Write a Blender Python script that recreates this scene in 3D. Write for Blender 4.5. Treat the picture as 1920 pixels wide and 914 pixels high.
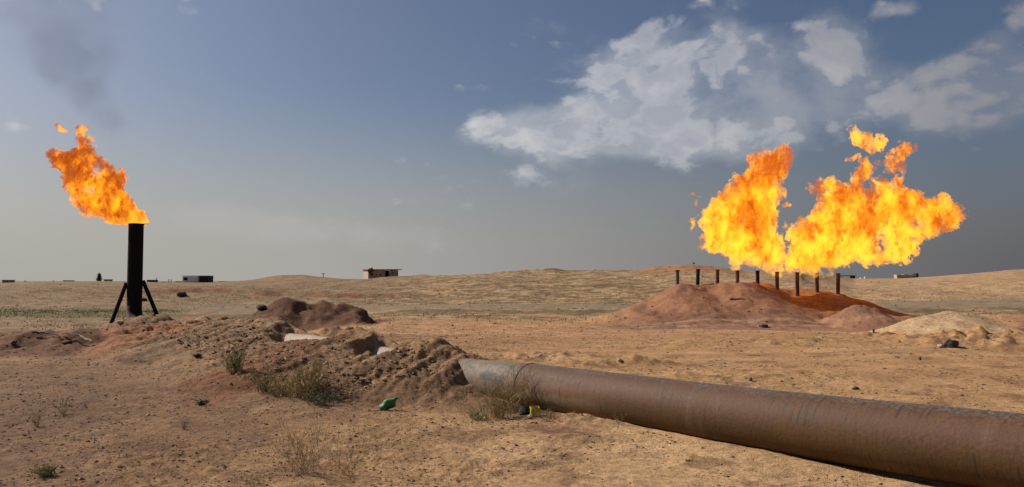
import bpy, math, random
import numpy as np
from mathutils import Vector

for o in list(bpy.data.objects):
    bpy.data.objects.remove(o)
SC = bpy.context.scene
COL = SC.collection
R = math.radians

# ------------------------------------------------------------------ camera, sky, sun, exposure
CAMZ, FPX, PITCH = 1.75, 1500.0, math.atan(70 / 1500)
cd = bpy.data.cameras.new("camera")
cd.sensor_width = 36.0
cd.lens = 36.0 * FPX / 1920.0
cd.clip_start, cd.clip_end = 0.1, 30000
cam = bpy.data.objects.new("camera", cd)
cam.location = (0, 0, CAMZ)
cam.rotation_euler = (R(90) + PITCH, 0, 0)
COL.objects.link(cam)
SC.camera = cam

SUN_AZ = R(-62)          # compass angle from +Y towards +X: the sun stands on the left
SUN_EL = R(36)
EXPOSURE = 0.35
SC.view_settings.view_transform = 'Standard'
SC.view_settings.look = 'None'
SC.view_settings.gamma = 1
SC.view_settings.exposure = EXPOSURE
SC.view_settings.use_curve_mapping = False
try:
    SC.cycles.use_denoising = True
    SC.cycles.max_bounces = 6
    SC.cycles.volume_bounces = 0
    SC.cycles.transparent_max_bounces = 24
    SC.cycles.volume_max_steps = 256
except Exception:
    pass

sd = Vector((math.sin(SUN_AZ) * math.cos(SUN_EL), math.cos(SUN_AZ) * math.cos(SUN_EL), math.sin(SUN_EL)))
sl = bpy.data.lights.new("sun", 'SUN')
sl.energy = 4.4
sl.angle = R(0.53)
sl.color = (1.0, 0.93, 0.84)
so = bpy.data.objects.new("sun", sl)
so.rotation_euler = sd.to_track_quat('Z', 'Y').to_euler()
so.location = sd * 50
COL.objects.link(so)


def ray(px, py):
    a, c = (px - 960) / FPX, (457 - py) / FPX
    cp, sp = math.cos(PITCH), math.sin(PITCH)
    return Vector((a, cp - sp * c, sp + cp * c))


def W(px, py, Y):
    """the world point at depth Y seen along photo pixel (px, py)"""
    d = ray(px, py)
    return Vector((0, 0, CAMZ)) + d * (Y / d.y)


class NT:
    """tiny helper for node trees"""
    def __init__(s, nt):
        s.nt = nt
        nt.nodes.clear()

    def n(s, kind, **kw):
        nd = s.nt.nodes.new(kind)
        for k, v in kw.items():
            setattr(nd, k, v)
        return nd

    def set(s, sock, v):
        if isinstance(v, bpy.types.NodeSocket):
            s.nt.links.new(v, sock)
        elif v is not None:
            if sock.type == 'RGBA' and len(v) == 3:
                v = (*v, 1)
            sock.default_value = v

    def math(s, op, a, b=None, c=None, clamp=False):
        nd = s.n('ShaderNodeMath', operation=op, use_clamp=clamp)
        s.set(nd.inputs[0], a)
        if b is not None: s.set(nd.inputs[1], b)
        if c is not None: s.set(nd.inputs[2], c)
        return nd.outputs[0]

    def vm(s, op, a, b=None, scale=None):
        nd = s.n('ShaderNodeVectorMath', operation=op)
        s.set(nd.inputs[0], a)
        if b is not None: s.set(nd.inputs[1], b)
        if scale is not None: s.set(nd.inputs[3], scale)
        return nd.outputs['Value'] if op in ('DOT_PRODUCT', 'LENGTH', 'DISTANCE') else nd.outputs[0]

    def noise(s, vec, scale, detail=4, rough=0.55, dist=0.0, out='Fac'):
        nd = s.n('ShaderNodeTexNoise')
        if vec is not None: s.set(nd.inputs['Vector'], vec)
        s.set(nd.inputs['Scale'], scale)
        nd.inputs['Detail'].default_value = detail
        nd.inputs['Roughness'].default_value = rough
        nd.inputs['Distortion'].default_value = dist
        return nd.outputs[out]

    def mr(s, v, a, b, c=0.0, d=1.0, smooth=True):
        nd = s.n('ShaderNodeMapRange', interpolation_type='SMOOTHSTEP' if smooth else 'LINEAR')
        s.set(nd.inputs['Value'], v)
        for k, x in (('From Min', a), ('From Max', b), ('To Min', c), ('To Max', d)):
            s.set(nd.inputs[k], x)
        return nd.outputs['Result']

    def mix(s, f, a, b, mode='MIX'):
        nd = s.n('ShaderNodeMix', data_type='RGBA', blend_type=mode)
        s.set(nd.inputs[0], f)
        s.set(nd.inputs[6], a)
        s.set(nd.inputs[7], b)
        return nd.outputs[2]

    def mapping(s, vec, loc=(0, 0, 0), rot=(0, 0, 0), scale=(1, 1, 1)):
        nd = s.n('ShaderNodeMapping')
        s.set(nd.inputs['Vector'], vec)
        nd.inputs['Location'].default_value = loc
        nd.inputs['Rotation'].default_value = rot
        nd.inputs['Scale'].default_value = scale
        return nd.outputs[0]


def lin(r, g, b):
    f = lambda c: (c / 255 / 12.92) if c / 255 <= 0.04045 else ((c / 255 + 0.055) / 1.055) ** 2.4
    return (f(r), f(g), f(b))


# the sky: physical sky, dusty horizon air, broken cloud
SKY_STRENGTH = 0.055
world = bpy.data.worlds.new("World")
SC.world = world
world.use_nodes = True
T = NT(world.node_tree)
sky = T.n('ShaderNodeTexSky', sky_type='NISHITA')
sky.sun_disc = False
sky.sun_elevation = SUN_EL
sky.sun_rotation = SUN_AZ
sky.altitude = 300
sky.air_density = 1.0
sky.dust_density = 2.5
sky.ozone_density = 2.0
tc = T.n('ShaderNodeTexCoord').outputs['Generated']
sep = T.n('ShaderNodeSeparateXYZ')
T.set(sep.inputs[0], tc)
dx, dy, dz = sep.outputs
az = T.math('ARCTAN2', dx, dy)
el = T.math('ARCSINE', dz)
S = 1.0 / SKY_STRENGTH


def cl(c):
    return tuple(x * S for x in c)


# dusty air low over the plain
hazef = T.math('MULTIPLY', T.mr(el, R(14), R(-2), 0, 1), 0.93)
hz = T.mix(T.mr(az, R(-20), R(42)), cl(lin(157, 155, 151)), cl(lin(84, 84, 90)))
base = T.mix(1.0, sky.outputs[0], (0.75, 0.76, 0.83), 'MULTIPLY')
base = T.mix(hazef, base, hz)


def wdir(px, py):
    d = ray(px, py).normalized()
    return math.atan2(d.x, d.y), math.asin(d.z)


def blob(px, py, rx, ry, rot=0.0, k=1.0):
    """a soft patch of sky direction where cloud gathers"""
    a0, e0 = wdir(px, py)
    u = T.math('SUBTRACT', az, a0)
    v = T.math('SUBTRACT', el, e0)
    c, s_ = math.cos(R(rot)), math.sin(R(rot))
    uu = T.math('ADD', T.math('MULTIPLY', u, c * FPX / rx), T.math('MULTIPLY', v, s_ * FPX / rx))
    vv = T.math('ADD', T.math('MULTIPLY', u, -s_ * FPX / ry), T.math('MULTIPLY', v, c * FPX / ry))
    q = T.math('ADD', T.math('POWER', T.math('ABSOLUTE', uu), 2.0), T.math('POWER', T.math('ABSOLUTE', vv), 2.0))
    return T.math('MULTIPLY', T.math('POWER', 2.718, T.math('MULTIPLY', q, -1.0)), k)


masks = [(1260, 140, 160, 90, 0, 1.0), (1130, 215, 190, 70, 22, 1.0), (950, 245, 110, 32, 8, .75), (1220, 265, 150, 50, -8, .95), (1360, 210, 110, 60, 0, .6),
         (1390, 120, 60, 75, 0, .85), (1560, 85, 115, 55, -18, .75), (1690, 180, 170, 62, -5, .85), (1500, 230, 150, 50, 0, .55),
         (1880, 120, 110, 60, 10, .8), (1900, 195, 90, 40, 0, .7), (1480, 20, 80, 35, -50, .45),
         (890, 163, 60, 14, 0, .55), (1030, 45, 60, 22, -15, .42), (1695, 12, 45, 22, 0, .5), (1900, 40, 60, 30, 30, .5)]
acc = None
for m in masks:
    b = blob(*m)
    acc = b if acc is None else T.math('MAXIMUM', acc, b) if m[5] < 0.5 else T.math('ADD', acc, b)
acc = T.math('MINIMUM', acc, 1.0)
# outside the frame the broken cloud simply goes on
elsew = T.mr(T.noise(tc, 2.3, 3, .5), .5, .66, 0, .85)
outside = T.math('MAXIMUM', T.mr(T.math('ABSOLUTE', az), R(36), R(50)), T.mr(el, R(22), R(34)))
acc = T.math('MAXIMUM', acc, T.math('MULTIPLY', elsew, T.math('MULTIPLY', outside, T.mr(el, R(4), R(12)))))
warp = T.noise(tc, 5.0, 3, .6, 0, 'Color')
wv = T.vm('ADD', tc, T.vm('SCALE', T.vm('SUBTRACT', warp, (.5, .5, .5)), scale=.06))
wv = T.vm('MULTIPLY', wv, (1, 1, 1.6))
n1 = T.noise(wv, 9.0, 9, .58)
n2 = T.noise(wv, 22.0, 7, .62)
def puff(scale):
    vor = T.n('ShaderNodeTexVoronoi', feature='F1')
    T.set(vor.inputs['Vector'], wv)
    vor.inputs['Scale'].default_value = scale
    vor.inputs['Detail'].default_value = 0
    return T.math('SUBTRACT', .46, vor.outputs['Distance'])


vpuff = T.math('ADD', T.math('MULTIPLY', puff(15), .22), T.math('MULTIPLY', puff(38), .12))
nn = T.math('ADD', T.math('MULTIPLY', n1, .62), T.math('MULTIPLY', n2, .38))
nn = T.math('ADD', nn, vpuff)
cd_ = T.math('ADD', T.math('MULTIPLY', acc, .96), T.math('MULTIPLY', T.math('SUBTRACT', nn, .5), 3.7))
cden = T.mr(cd_, .40, 1.20, 0, 1)
soft = T.math('MULTIPLY', T.mr(T.math('ADD', T.math('MULTIPLY', acc, .8), T.math('MULTIPLY', T.math('SUBTRACT', n1, .5), 1.7)), .24, .98), .48)
cden = T.math('MULTIPLY', T.math('MAXIMUM', cden, soft), T.mr(el, R(2), R(9)))
# thin stratus veil low on the left
veil = T.math('ADD', T.math('MAXIMUM', blob(520, 425, 330, 45, -5, .75), blob(40, 380, 160, 40, 0, .5)),
              T.math('MULTIPLY', T.math('SUBTRACT', T.noise(wv, 16, 8, .6), .5), 1.3))
vden = T.math('MULTIPLY', T.mr(veil, .25, .90), .6)
thick = T.noise(wv, 14.0, 6, .55)
ccol = T.mix(T.mr(T.math('MULTIPLY', cden, thick), .22, .62), cl(lin(194, 193, 193)), cl(lin(150, 153, 162)))
ccol = T.mix(T.mr(az, R(8), R(34)), ccol, cl(lin(134, 133, 137)))
c1 = T.mix(T.math('MULTIPLY', cden, .88), base, ccol)
c2 = T.mix(vden, c1, cl(lin(160, 158, 154)))
bg = T.n('ShaderNodeBackground')
T.set(bg.inputs[0], c2)
bg.inputs[1].default_value = SKY_STRENGTH
T.nt.links.new(bg.outputs[0], T.n('ShaderNodeOutputWorld').inputs[0])


# ------------------------------------------------------------------ object helpers
def tag(o, label=None, cat=None, group=None, kind=None):
    if label: o['label'] = label
    if cat: o['category'] = cat
    if group: o['group'] = group
    if kind: o['kind'] = kind
    return o


def empty(name, loc, rz=0, label=None, cat=None, group=None):
    o = bpy.data.objects.new(name, None)
    o.empty_display_size = .3
    COL.objects.link(o)
    o.location = loc
    o.rotation_euler = (0, 0, rz)
    return tag(o, label, cat, group)


class MB:
    def __init__(s):
        s.v, s.f = [], []

    def add(s, vs, fs):
        b = len(s.v)
        s.v.extend(tuple(v) for v in vs)
        s.f.extend(tuple(i + b for i in f) for f in fs)
        return s

    def box(s, c, size, rz=0, rx=0, ry=0, taper=1.0):
        from mathutils import Euler
        m = Euler((rx, ry, rz)).to_matrix()
        vs = []
        for z in (-.5, .5):
            for x, y in ((-.5, -.5), (.5, -.5), (.5, .5), (-.5, .5)):
                k = taper if z > 0 else 1
                vs.append(Vector(c) + m @ Vector((x * size[0] * k, y * size[1] * k, z * size[2])))
        return s.add(vs, [(3, 2, 1, 0), (4, 5, 6, 7), (0, 1, 5, 4), (1, 2, 6, 5), (2, 3, 7, 6), (3, 0, 4, 7)])

    def tube(s, pts, rad, n=8, caps=True):
        pts = [Vector(p) for p in pts]
        if not hasattr(rad, '__len__'): rad = [rad] * len(pts)
        prev = None
        b = len(s.v)
        for i, p in enumerate(pts):
            t = (pts[min(i + 1, len(pts) - 1)] - pts[max(i - 1, 0)]).normalized()
            if prev is None:
                a = Vector((0, 0, 1)) if abs(t.z) < .9 else Vector((1, 0, 0))
                u = t.cross(a).normalized()
            else:
                u = (prev - t * prev.dot(t)).normalized()
            prev = u
            w = t.cross(u)
            for k in range(n):
                q = 2 * math.pi * k / n
                s.v.append(tuple(p + (u * math.cos(q) + w * math.sin(q)) * rad[i]))
        for i in range(len(pts) - 1):
            for k in range(n):
                k2 = (k + 1) % n
                s.f.append((b + i * n + k, b + (i + 1) * n + k, b + (i + 1) * n + k2, b + i * n + k2))
        if caps:
            s.f.append(tuple(b + k for k in range(n)))
            e = b + (len(pts) - 1) * n
            s.f.append(tuple(e + n - 1 - k for k in range(n)))
        return s

    def lathe(s, prof, n=24, c=(0, 0, 0)):
        b = len(s.v)
        for r_, z in prof:
            for k in range(n):
                q = 2 * math.pi * k / n
                s.v.append((c[0] + r_ * math.cos(q), c[1] + r_ * math.sin(q), c[2] + z))
        for i in range(len(prof) - 1):
            for k in range(n):
                k2 = (k + 1) % n
                s.f.append((b + i * n + k, b + i * n + k2, b + (i + 1) * n + k2, b + (i + 1) * n + k))
        return s

    def build(s, name, mat, parent=None, smooth=False):
        me = bpy.data.meshes.new(name)
        me.from_pydata([tuple(v) for v in s.v], [], s.f)
        me.update()
        if smooth:
            me.polygons.foreach_set('use_smooth', [True] * len(me.polygons))
        if mat: me.materials.append(mat)
        o = bpy.data.objects.new(name, me)
        COL.objects.link(o)
        if parent: o.parent = parent
        return o


def np_mesh(name, V, F, mat, smooth=True):
    me = bpy.data.meshes.new(name)
    k = F.shape[1]
    me.vertices.add(len(V))
    me.vertices.foreach_set('co', np.ascontiguousarray(V, dtype=np.float32).ravel())
    me.loops.add(F.size)
    me.loops.foreach_set('vertex_index', np.ascontiguousarray(F, dtype=np.int32).ravel())
    me.polygons.add(len(F))
    me.polygons.foreach_set('loop_start', np.arange(0, F.size, k, dtype=np.int32))
    me.polygons.foreach_set('use_smooth', np.full(len(F), smooth))
    me.update(calc_edges=True)
    me.validate()
    if mat: me.materials.append(mat)
    o = bpy.data.objects.new(name, me)
    COL.objects.link(o)
    return o


def copy_tree(o, parent=None):
    c = o.copy()
    COL.objects.link(c)
    c.parent = parent
    for ch in list(o.children):
        copy_tree(ch, c)
    return c


def new_mat(name):
    m = bpy.data.materials.new(name)
    m.use_nodes = True
    return m, NT(m.node_tree)


def pbr(name, c, c2=None, rough=.85, scale=3.0, bump=.3, metal=0.0, stretch=(1, 1, 1), bdist=.02, spec=.3):
    m, t = new_mat(name)
    tcn = t.mapping(t.n('ShaderNodeTexCoord').outputs['Object'], scale=stretch)
    n = t.noise(tcn, scale, 7, .6)
    c2 = c2 or tuple(x * .6 for x in c)
    colr = t.mix(t.mr(n, .35, .65), c2, c)
    b = t.n('ShaderNodeBsdfPrincipled')
    t.set(b.inputs['Base Color'], colr)
    b.inputs['Roughness'].default_value = rough
    b.inputs['Metallic'].default_value = metal
    b.inputs['Specular IOR Level'].default_value = spec
    bm_ = t.n('ShaderNodeBump')
    bm_.inputs['Strength'].default_value = bump
    bm_.inputs['Distance'].default_value = bdist
    t.set(bm_.inputs['Height'], t.noise(tcn, scale * 4, 6, .6))
    t.set(b.inputs['Normal'], bm_.outputs[0])
    t.nt.links.new(b.outputs[0], t.n('ShaderNodeOutputMaterial').inputs[0])
    return m


# ------------------------------------------------------------------ numpy noise
def _h(ix, iy, iz, seed):
    h = (ix * 374761393 + iy * 668265263 + iz * 1274126177 + seed * 974634777) & 0xFFFFFFFF
    h = ((h ^ (h >> 13)) * 1274126177) & 0xFFFFFFFF
    h = ((h ^ (h >> 16)) * 2246822519) & 0xFFFFFFFF
    return ((h ^ (h >> 15)) & 0xFFFFFF) / float(0xFFFFFF)


_rp = np.random.default_rng(99)
_PT = _rp.permutation(2048).astype(np.int32)
_GA = _rp.uniform(0, 6.2831853, 2048)
_GC, _GS = np.cos(_GA), np.sin(_GA)


def vn2(x, y, seed):
    """smooth gradient noise"""
    flx, fly = np.floor(x), np.floor(y)
    ix, iy = flx.astype(np.int32), fly.astype(np.int32)
    fx, fy = x - flx, y - fly
    ux = fx * fx * fx * (fx * (fx * 6 - 15) + 10)
    uy = fy * fy * fy * (fy * (fy * 6 - 15) + 10)
    p0, p1 = _PT[(ix + seed * 131) & 2047], _PT[(ix + 1 + seed * 131) & 2047]

    def g_(p, j, gx, gy):
        k = _PT[(p + j) & 2047]
        return _GC[k] * gx + _GS[k] * gy
    a, b = g_(p0, iy, fx, fy), g_(p1, iy, fx - 1, fy)
    c, d = g_(p0, iy + 1, fx, fy - 1), g_(p1, iy + 1, fx - 1, fy - 1)
    a += (b - a) * ux
    c += (d - c) * ux
    return (a + (c - a) * uy) * .95


def fbm(x, y, lam, octv=4, rough=.5, seed=0, sp=None, ridged=False):
    """x, y in metres, lam the longest wavelength; sp fades octaves finer than the mesh there"""
    tot = np.zeros_like(x, dtype=np.float64)
    amp = 1.0
    ca, sa = math.cos(.6), math.sin(.6)
    for k in range(octv):
        n = vn2(x / lam + 17.3 * k, y / lam - 9.1 * k, seed + k * 7)
        if ridged: n = .25 - np.abs(n)
        if sp is not None: n = n * np.clip(lam / (2.5 * sp) - .6, 0, 1)
        tot += n * amp
        amp *= rough
        lam *= .5
        x, y = x * ca - y * sa, x * sa + y * ca
    return tot


def vn3(x, y, z, seed):
    ix, iy, iz = (np.floor(a).astype(np.int64) for a in (x, y, z))
    fx, fy, fz = x - ix, y - iy, z - iz
    ux, uy, uz = (f * f * (3 - 2 * f) for f in (fx, fy, fz))
    r_ = 0
    for dx_, wx in ((0, 1 - ux), (1, ux)):
        for dy_, wy in ((0, 1 - uy), (1, uy)):
            for dz_, wz in ((0, 1 - uz), (1, uz)):
                r_ = r_ + _h(ix + dx_, iy + dy_, iz + dz_, seed) * wx * wy * wz
    return r_ - .5


def fbm3(x, y, z, lam, octv, rough=.55, seed=0):
    tot, amp = 0, 1.0
    for k in range(octv):
        tot = tot + vn3(x / lam + 3.1 * k, y / lam + 5.7 * k, z / lam - 2.3 * k, seed + 11 * k) * amp
        amp *= rough
        lam *= .5
    return tot


def ss(a, b, x):
    t = np.clip((x - a) / (b - a), 0, 1)
    return t * t * (3 - 2 * t)


# ------------------------------------------------------------------ the pipeline's line on the plan
PA = np.array([2.78, 9.49])
PU = np.array([-.5795, .8150])      # along the pipe, away from the camera
PN = np.array([-.8150, -.5795])     # to the camera's left of it
PR = .352
PS = [-17, -3, 0, 4.2, 6.4, 9.1, 13.5, 22.3, 27.6, 35.7, 42]
PT = [.62, .585, .49, .42, .34, .33, .36, .15, .06, -.10, -.12]     # height of the pipe's top


def pipe_top(s):
    return np.interp(s, PS, PT)


# soil over the pipe's axis, relative to the pipe's top
CS = [-20, 3.2, 5.2, 6.3, 7.3, 8.2, 9.0, 9.8, 11, 12.2, 13.4, 14.8, 16, 18, 21.5, 22.4, 23.3, 25.2, 27.2, 29, 30, 33, 35, 36.5, 38.5]
CH = [-.8, -.75, -.5, -.02, .28, .18, .0, .16, .24, .12, -.04, .14, .30, .32, .22, .02, .22, .24, -.06, .14, .22, .14, -.12, -.32, -.8]
EXPO = [(9.0, .62), (13.4, 1.6), (22.4, .6), (27.2, 1.9), (35.0, 1.9)]     # where the pipe shows: centre along it, half length

SKX = [-1500, -300, 0, 100, 200, 300, 400, 440, 475, 500, 530, 570, 600, 640, 680, 745, 765, 795, 812, 830, 900, 940, 1000, 1040, 1060, 1100, 1200, 1230, 1280, 1330, 1370, 1420, 1500, 1560, 1600, 1700, 1760, 1800, 1850, 1900, 2100, 2600]
SKY_ = [531, 531, 531, 528, 528, 530, 530, 528, 525, 520, 516, 516, 520, 523, 525, 524, 518, 515, 518, 519, 514, 510, 505, 502, 506, 507, 506, 501, 498, 500, 507, 510, 513, 518, 523, 523, 520, 517, 513, 509, 503, 515]


def zat(py, Y):
    return CAMZ - (py - 527) / 1500 * Y


def H(x, y, sp=None, detail=True):
    """ground height"""
    x = np.asarray(x, dtype=np.float64)
    y = np.asarray(y, dtype=np.float64)
    rr = np.hypot(x, y)
    yy = np.maximum(y, 1.0)
    pxx = 960 + 1500 * np.clip(x / np.maximum(yy, 4), -2.2, 2.2)
    front = ss(-20, 20, y)
    # plain, falling a little to the back
    z = -.20 - .12 * ss(5, 0, y) * 0 - .38 * ss(22, 45, rr)
    z += .14 * ss(0, 10, x) * ss(14, 20, rr) * ss(45, 30, rr)
    # far rise up to the skyline
    D = np.interp(pxx, [-500, 800, 960, 1500, 1600, 2400], [230, 225, 170, 170, 250, 250])
    zs = CAMZ + (527 - np.interp(pxx, SKX, SKY_)) / 1500 * D
    zbase = CAMZ + (527 - np.interp(pxx, [0, 500, 900, 1300, 1600, 1900], [531, 526, 513, 507, 524, 512])) / 1500 * D
    t = np.clip((rr - 76) / (D - 76), 0, 1)
    rise = (z + (zbase + .2 - z) * (t ** 1.15))
    rise = rise + (zs - zbase - .2) * ss(.80, 1.0, t)
    drop = np.clip((rr - D) / 400, 0, 1)
    far = zs - (zs + .5) * ss(0, 1, drop)
    z = np.where(rr < 76, z, np.where(t < 1, rise, far))
    # gullies in the field
    g = ss(60, 100, rr) * ss(600, 250, rr)
    g = g * np.where(t < 1, .25 + .75 * ss(1.0, .7, t), .25)
    z += g * (fbm(x, y * .35, 26, 4, .5, 31, sp) * 1.0)
    # low cut bank of red soil across the field on the left
    yb = 104 + 6 * fbm(x, y * 0, 30, 3, .5, 5)
    z += .55 * ss(-62, -45, x) * ss(-8, -16, x) * (ss(yb - .5, yb + .8, y) - ss(yb + 1, yb + 14, y))
    # verge of the road
    z += .22 * ss(58.0, 60.5, y) * ss(76, 72, y)
    z += .25 * fbm(x, y, 9, 3, .5, 9, sp) * ss(46, 52, y) * ss(60, 57, y)
    # dark bank on the left
    cy = 24.2 + .8 * fbm(x, y * 0, 7, 3, .5, 12)
    bh = .40 * ss(-9.5, -12.5, x) * (1 + .9 * fbm(x, y, 2.2, 3, .5, 13))
    z += bh * np.where(y < cy, ss(cy - 3.2, cy - .3, y), ss(cy + 2.6, cy, y))
    z += -.45 * ss(cy - .5, cy + 6, y) * ss(-7, -12, x) * ss(80, 50, y)

    # berm over the pipeline
    dx_, dy_ = x - PA[0], y - PA[1]
    s = dx_ * PU[0] + dy_ * PU[1]
    n = dx_ * PN[0] + dy_ * PN[1]
    pt = pipe_top(s)
    sj = s + .35 * fbm(s, n, 1.6, 3, .5, 21) + n * .25
    top = pt + np.interp(sj, CS, CH) + .05 * fbm(x, y, .9, 3, .5, 22, sp)
    wid = np.interp(s, [3, 5, 7, 9, 14, 22, 28, 36], [.8, 1.7, 3.3, 3.9, 3.8, 4.7, 4.6, 3.0]) * (1 + .38 * fbm(s, n * .3, 3.5, 3, .5, 23))
    wid2 = np.interp(s, [4, 8, 14, 22, 28, 36], [.9, 1.9, 1.7, 1.9, 1.8, 1.2]) * (1 + .4 * fbm(s, n * .3, 3.5, 3, .5, 24))
    prof = np.where(n > 0, 1 - np.clip((n - .12) / wid, 0, 1), 1 - np.clip((-n - .10) / wid2, 0, 1))
    prof = np.where(n > 0, prof ** np.interp(s, [6, 10, 15, 20], [.72, .78, .72, .62]), prof ** 1.3)
    # slightly hollow where the pipe shows: soil slumped from the camera side
    lift = np.maximum(top - z, 0) * prof
    act = ss(2.8, 4.8, s) * ss(39.5, 37, s)
    z = z + lift * act
    exm = np.zeros_like(x)
    for s0, hl in EXPO:
        sk0 = s - s0 + .8 * (n - .2)
        ex = ss(hl * 1.5, hl * .55, np.abs(sk0 + .35 * fbm(x, y, .7, 3, .6, 19)))
        z = np.where(n > -.34, z - ex * np.clip(z - (pt - .27 - .10 * np.clip(n, 0, 3)), 0, 1) * ss(1.15, .6, n) * ss(-.34, -.14, n), z)
        exm = np.maximum(exm, ex * ss(.9, .5, n) * ss(-.5, -.3, n))
    # spill of pale soil behind the pipe where it comes out
    z += .26 * np.exp(-((s - 5.2) / 2.0) ** 2 - ((n + 1.3) / .9) ** 2)
    # trough and hollow along the pipe
    trough = np.exp(-((n + .05) / .30) ** 2) * ss(6.0, 4.5, s)
    z += .05 * np.exp(-(n / .9) ** 2) * ss(4.5, 2.5, s)
    z -= .05 * trough
    z -= .10 * np.exp(-((s - 4.4) / 1.3) ** 2 - ((n - .9) / .7) ** 2)
    # heaps
    def crest(yc, xs, zs_, wf, wb, pf=1.3, seed=3, jit=.12, x0=None):
        nonlocal z
        ycr = yc + wf * .25 * fbm(x, y * 0, 5, 3, .5, seed)
        c = sum(np.interp(x + o_, xs, zs_, left=-1.5, right=-1.5) for o_ in (-.6, -.3, 0, .3, .6)) / 5
        d = np.where(y < ycr, (ycr - y) / wf, (y - ycr) / wb)
        f = np.clip(1 - d, 0, 1) ** pf
        hgt = np.maximum(c - z, 0) * f
        z = z + hgt * (1 + jit * fbm(x, y, 1.5, 4, .55, seed + 5, sp))
    # burner mound
    Y = 48.0
    pts = [(1070, 604), (1110, 595), (1150, 585), (1180, 574), (1215, 558), (1256, 534), (1300, 532), (1380, 531), (1420, 528.5), (1450, 533), (1490, 541), (1535, 542), (1565, 545), (1590, 556), (1640, 572), (1700, 596)]
    xs = [W(p, q, Y).x for p, q in pts]
    zz = [W(p, q, Y).z for p, q in pts]
    crest(Y, xs, zz, 12.0, 4.0, 1.75, 40, .05)
    Y = 39.0
    pts = [(1530, 606), (1570, 585), (1595, 569), (1618, 566), (1640, 572), (1668, 588), (1695, 606)]
    crest(Y, [W(p, q, Y).x for p, q in pts], [W(p, q + 3, Y).z for p, q in pts], 3.4, 2.5, 1.3, 50)
    Y = 30.0
    pts = [(1610, 640), (1650, 622), (1690, 605), (1735, 587), (1760, 581), (1800, 582), (1825, 589), (1850, 596), (1885, 590), (1920, 593), (1990, 600), (2080, 625)]
    crest(Y, [W(p, q, Y).x for p, q in pts], [W(p, q, Y).z for p, q in pts], 5.0, 3.0, 1.05, 60, .12)
    # dark heap behind the berm
    Y = 45.0
    pts = [(455, 602), (480, 582), (500, 570), (520, 561), (548, 558), (572, 564), (590, 567), (612, 565), (640, 571), (668, 577), (690, 583), (710, 600)]
    crest(Y, [W(p, q, Y).x for p, q in pts], [W(p, q, Y).z for p, q in pts], 3.2, 2.4, 1.0, 70, .2)
    # low clods and humps behind the pipe, right of the berm
    for (px, py, yc, rx, ry, hh) in ((1100, 683, 18.5, .40, .4, .10), (1180, 681, 18.7, .30, .3, .13), (1222, 684, 18.6, .5, .3, .13), (1140, 684, 18.4, .2, .3, .08), (1020, 668, 20, 1.6, 1.2, .14),
                                     (1840, 668, 22, 1.6, 1.0, .26), (1900, 640, 24, 1.5, 1.4, .30), (1795, 650, 23, 1.0, .8, .22), (1700, 655, 24, 1.0, .7, .16), (1650, 640, 27, 1.2, .8, .18),
                                     (1085, 787, 10.9, .45, .3, .10), (1050, 812, 9.9, .5, .25, .05), (640, 620, 27, 1.4, .9, .38), (1330, 700, 16, 2.2, 1.0, .08), (1450, 640, 24, 3.5, 1.5, .12)):
        p = W(px, py, yc)
        z += hh * np.exp(-((x - p.x) / rx) ** 2 - ((y - p.y) / ry) ** 2) * (1 + .9 * fbm(x, y, .45, 5, .6, 80, sp))
    # wheel tracks that cross the open ground
    tr = y - (24.5 + .10 * x + 1.2 * np.sin(x * .16))
    for k in (-.9, .9):
        z -= .035 * np.exp(-((tr - k) / .22) ** 2) * ss(-4, 2, x) * (1 + fbm(x, y, 2, 2, .5, 4))
    if detail:
        bmk = ss(4, 8, x) * ss(24, 20, x) * ss(36, 39, y) * ss(56, 50, y)
        z += bmk * (.075 * fbm(x, y * .28, 1.5, 5, .62, 171, sp) + .08 * fbm(x, y, .7, 4, .65, 172, sp))
        near = ss(90, 30, rr)
        berm = np.clip(lift * act * 3, 0, 1) * (1 - .85 * exm)
        heap = berm
        rough = .35 + .65 * ss(-.15, .25, fbm(x, y, 3.5, 3, .5, 101))
        left = ss(4, -6, x) * ss(26, 16, rr)
        z += .10 * fbm(x, y, 6.0, 3, .5, 100, sp) * near
        z += .045 * rough * fbm(x, y, .55, 4, .6, 110, sp) * (.5 + .6 * left)
        z += .040 * rough * fbm(x * 1.0, y * 1.0, .17, 3, .6, 120, sp, ridged=True) * (.4 + .6 * left)
        # rills and lumps of the berm, running down its slope
        sk = s + .55 * n
        z += berm * (1 + .9 * ss(14, 19, s)) * (.085 * fbm(sk * 1.0, n * .35, .65, 6, .74, 130, sp) + .075 * fbm(sk, n, .30, 3, .6, 140, sp, ridged=True) + (.05 + .05 * ss(9, 12, s)) * fbm(sk, n * .16, .55, 4, .65, 145, sp, ridged=True))
        pale = np.exp(-((x - 17) / 5) ** 2 - ((y - 26) / 5) ** 2)
        z += pale * .11 * fbm(x, y, .9, 4, .6, 150, sp)
        dk = np.exp(-((x + 11) / 3.5) ** 2 - ((y - 44) / 2.5) ** 2)
        z += dk * .25 * fbm(x, y, .9, 4, .6, 155, sp)
        bl = ss(-9, -12, x) * ss(20, 22, y) * ss(29, 27, y)
        z += bl * .17 * fbm(x, y, .8, 4, .6, 158, sp)
        z += .09 * fbm(x, y, 1.3, 5, .6, 160, sp) * ss(26, 40, rr)
        z += .26 * fbm(x, y, 4.0, 5, .65, 165, sp) * ss(76, 100, rr) * ss(205, 165, rr)
    return z


def hit(px, py):
    """where the sight line through a photo pixel first meets the ground"""
    d = ray(px, py)
    t = np.exp(np.linspace(math.log(4), math.log(700), 3000))
    X, Y, Z = d.x * t, d.y * t, CAMZ + d.z * t
    h = H(X, Y, detail=True)
    b = np.nonzero(Z < h)[0]
    i = b[0] if len(b) else len(t) - 1
    return Vector((X[i], Y[i], h[i]))


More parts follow.
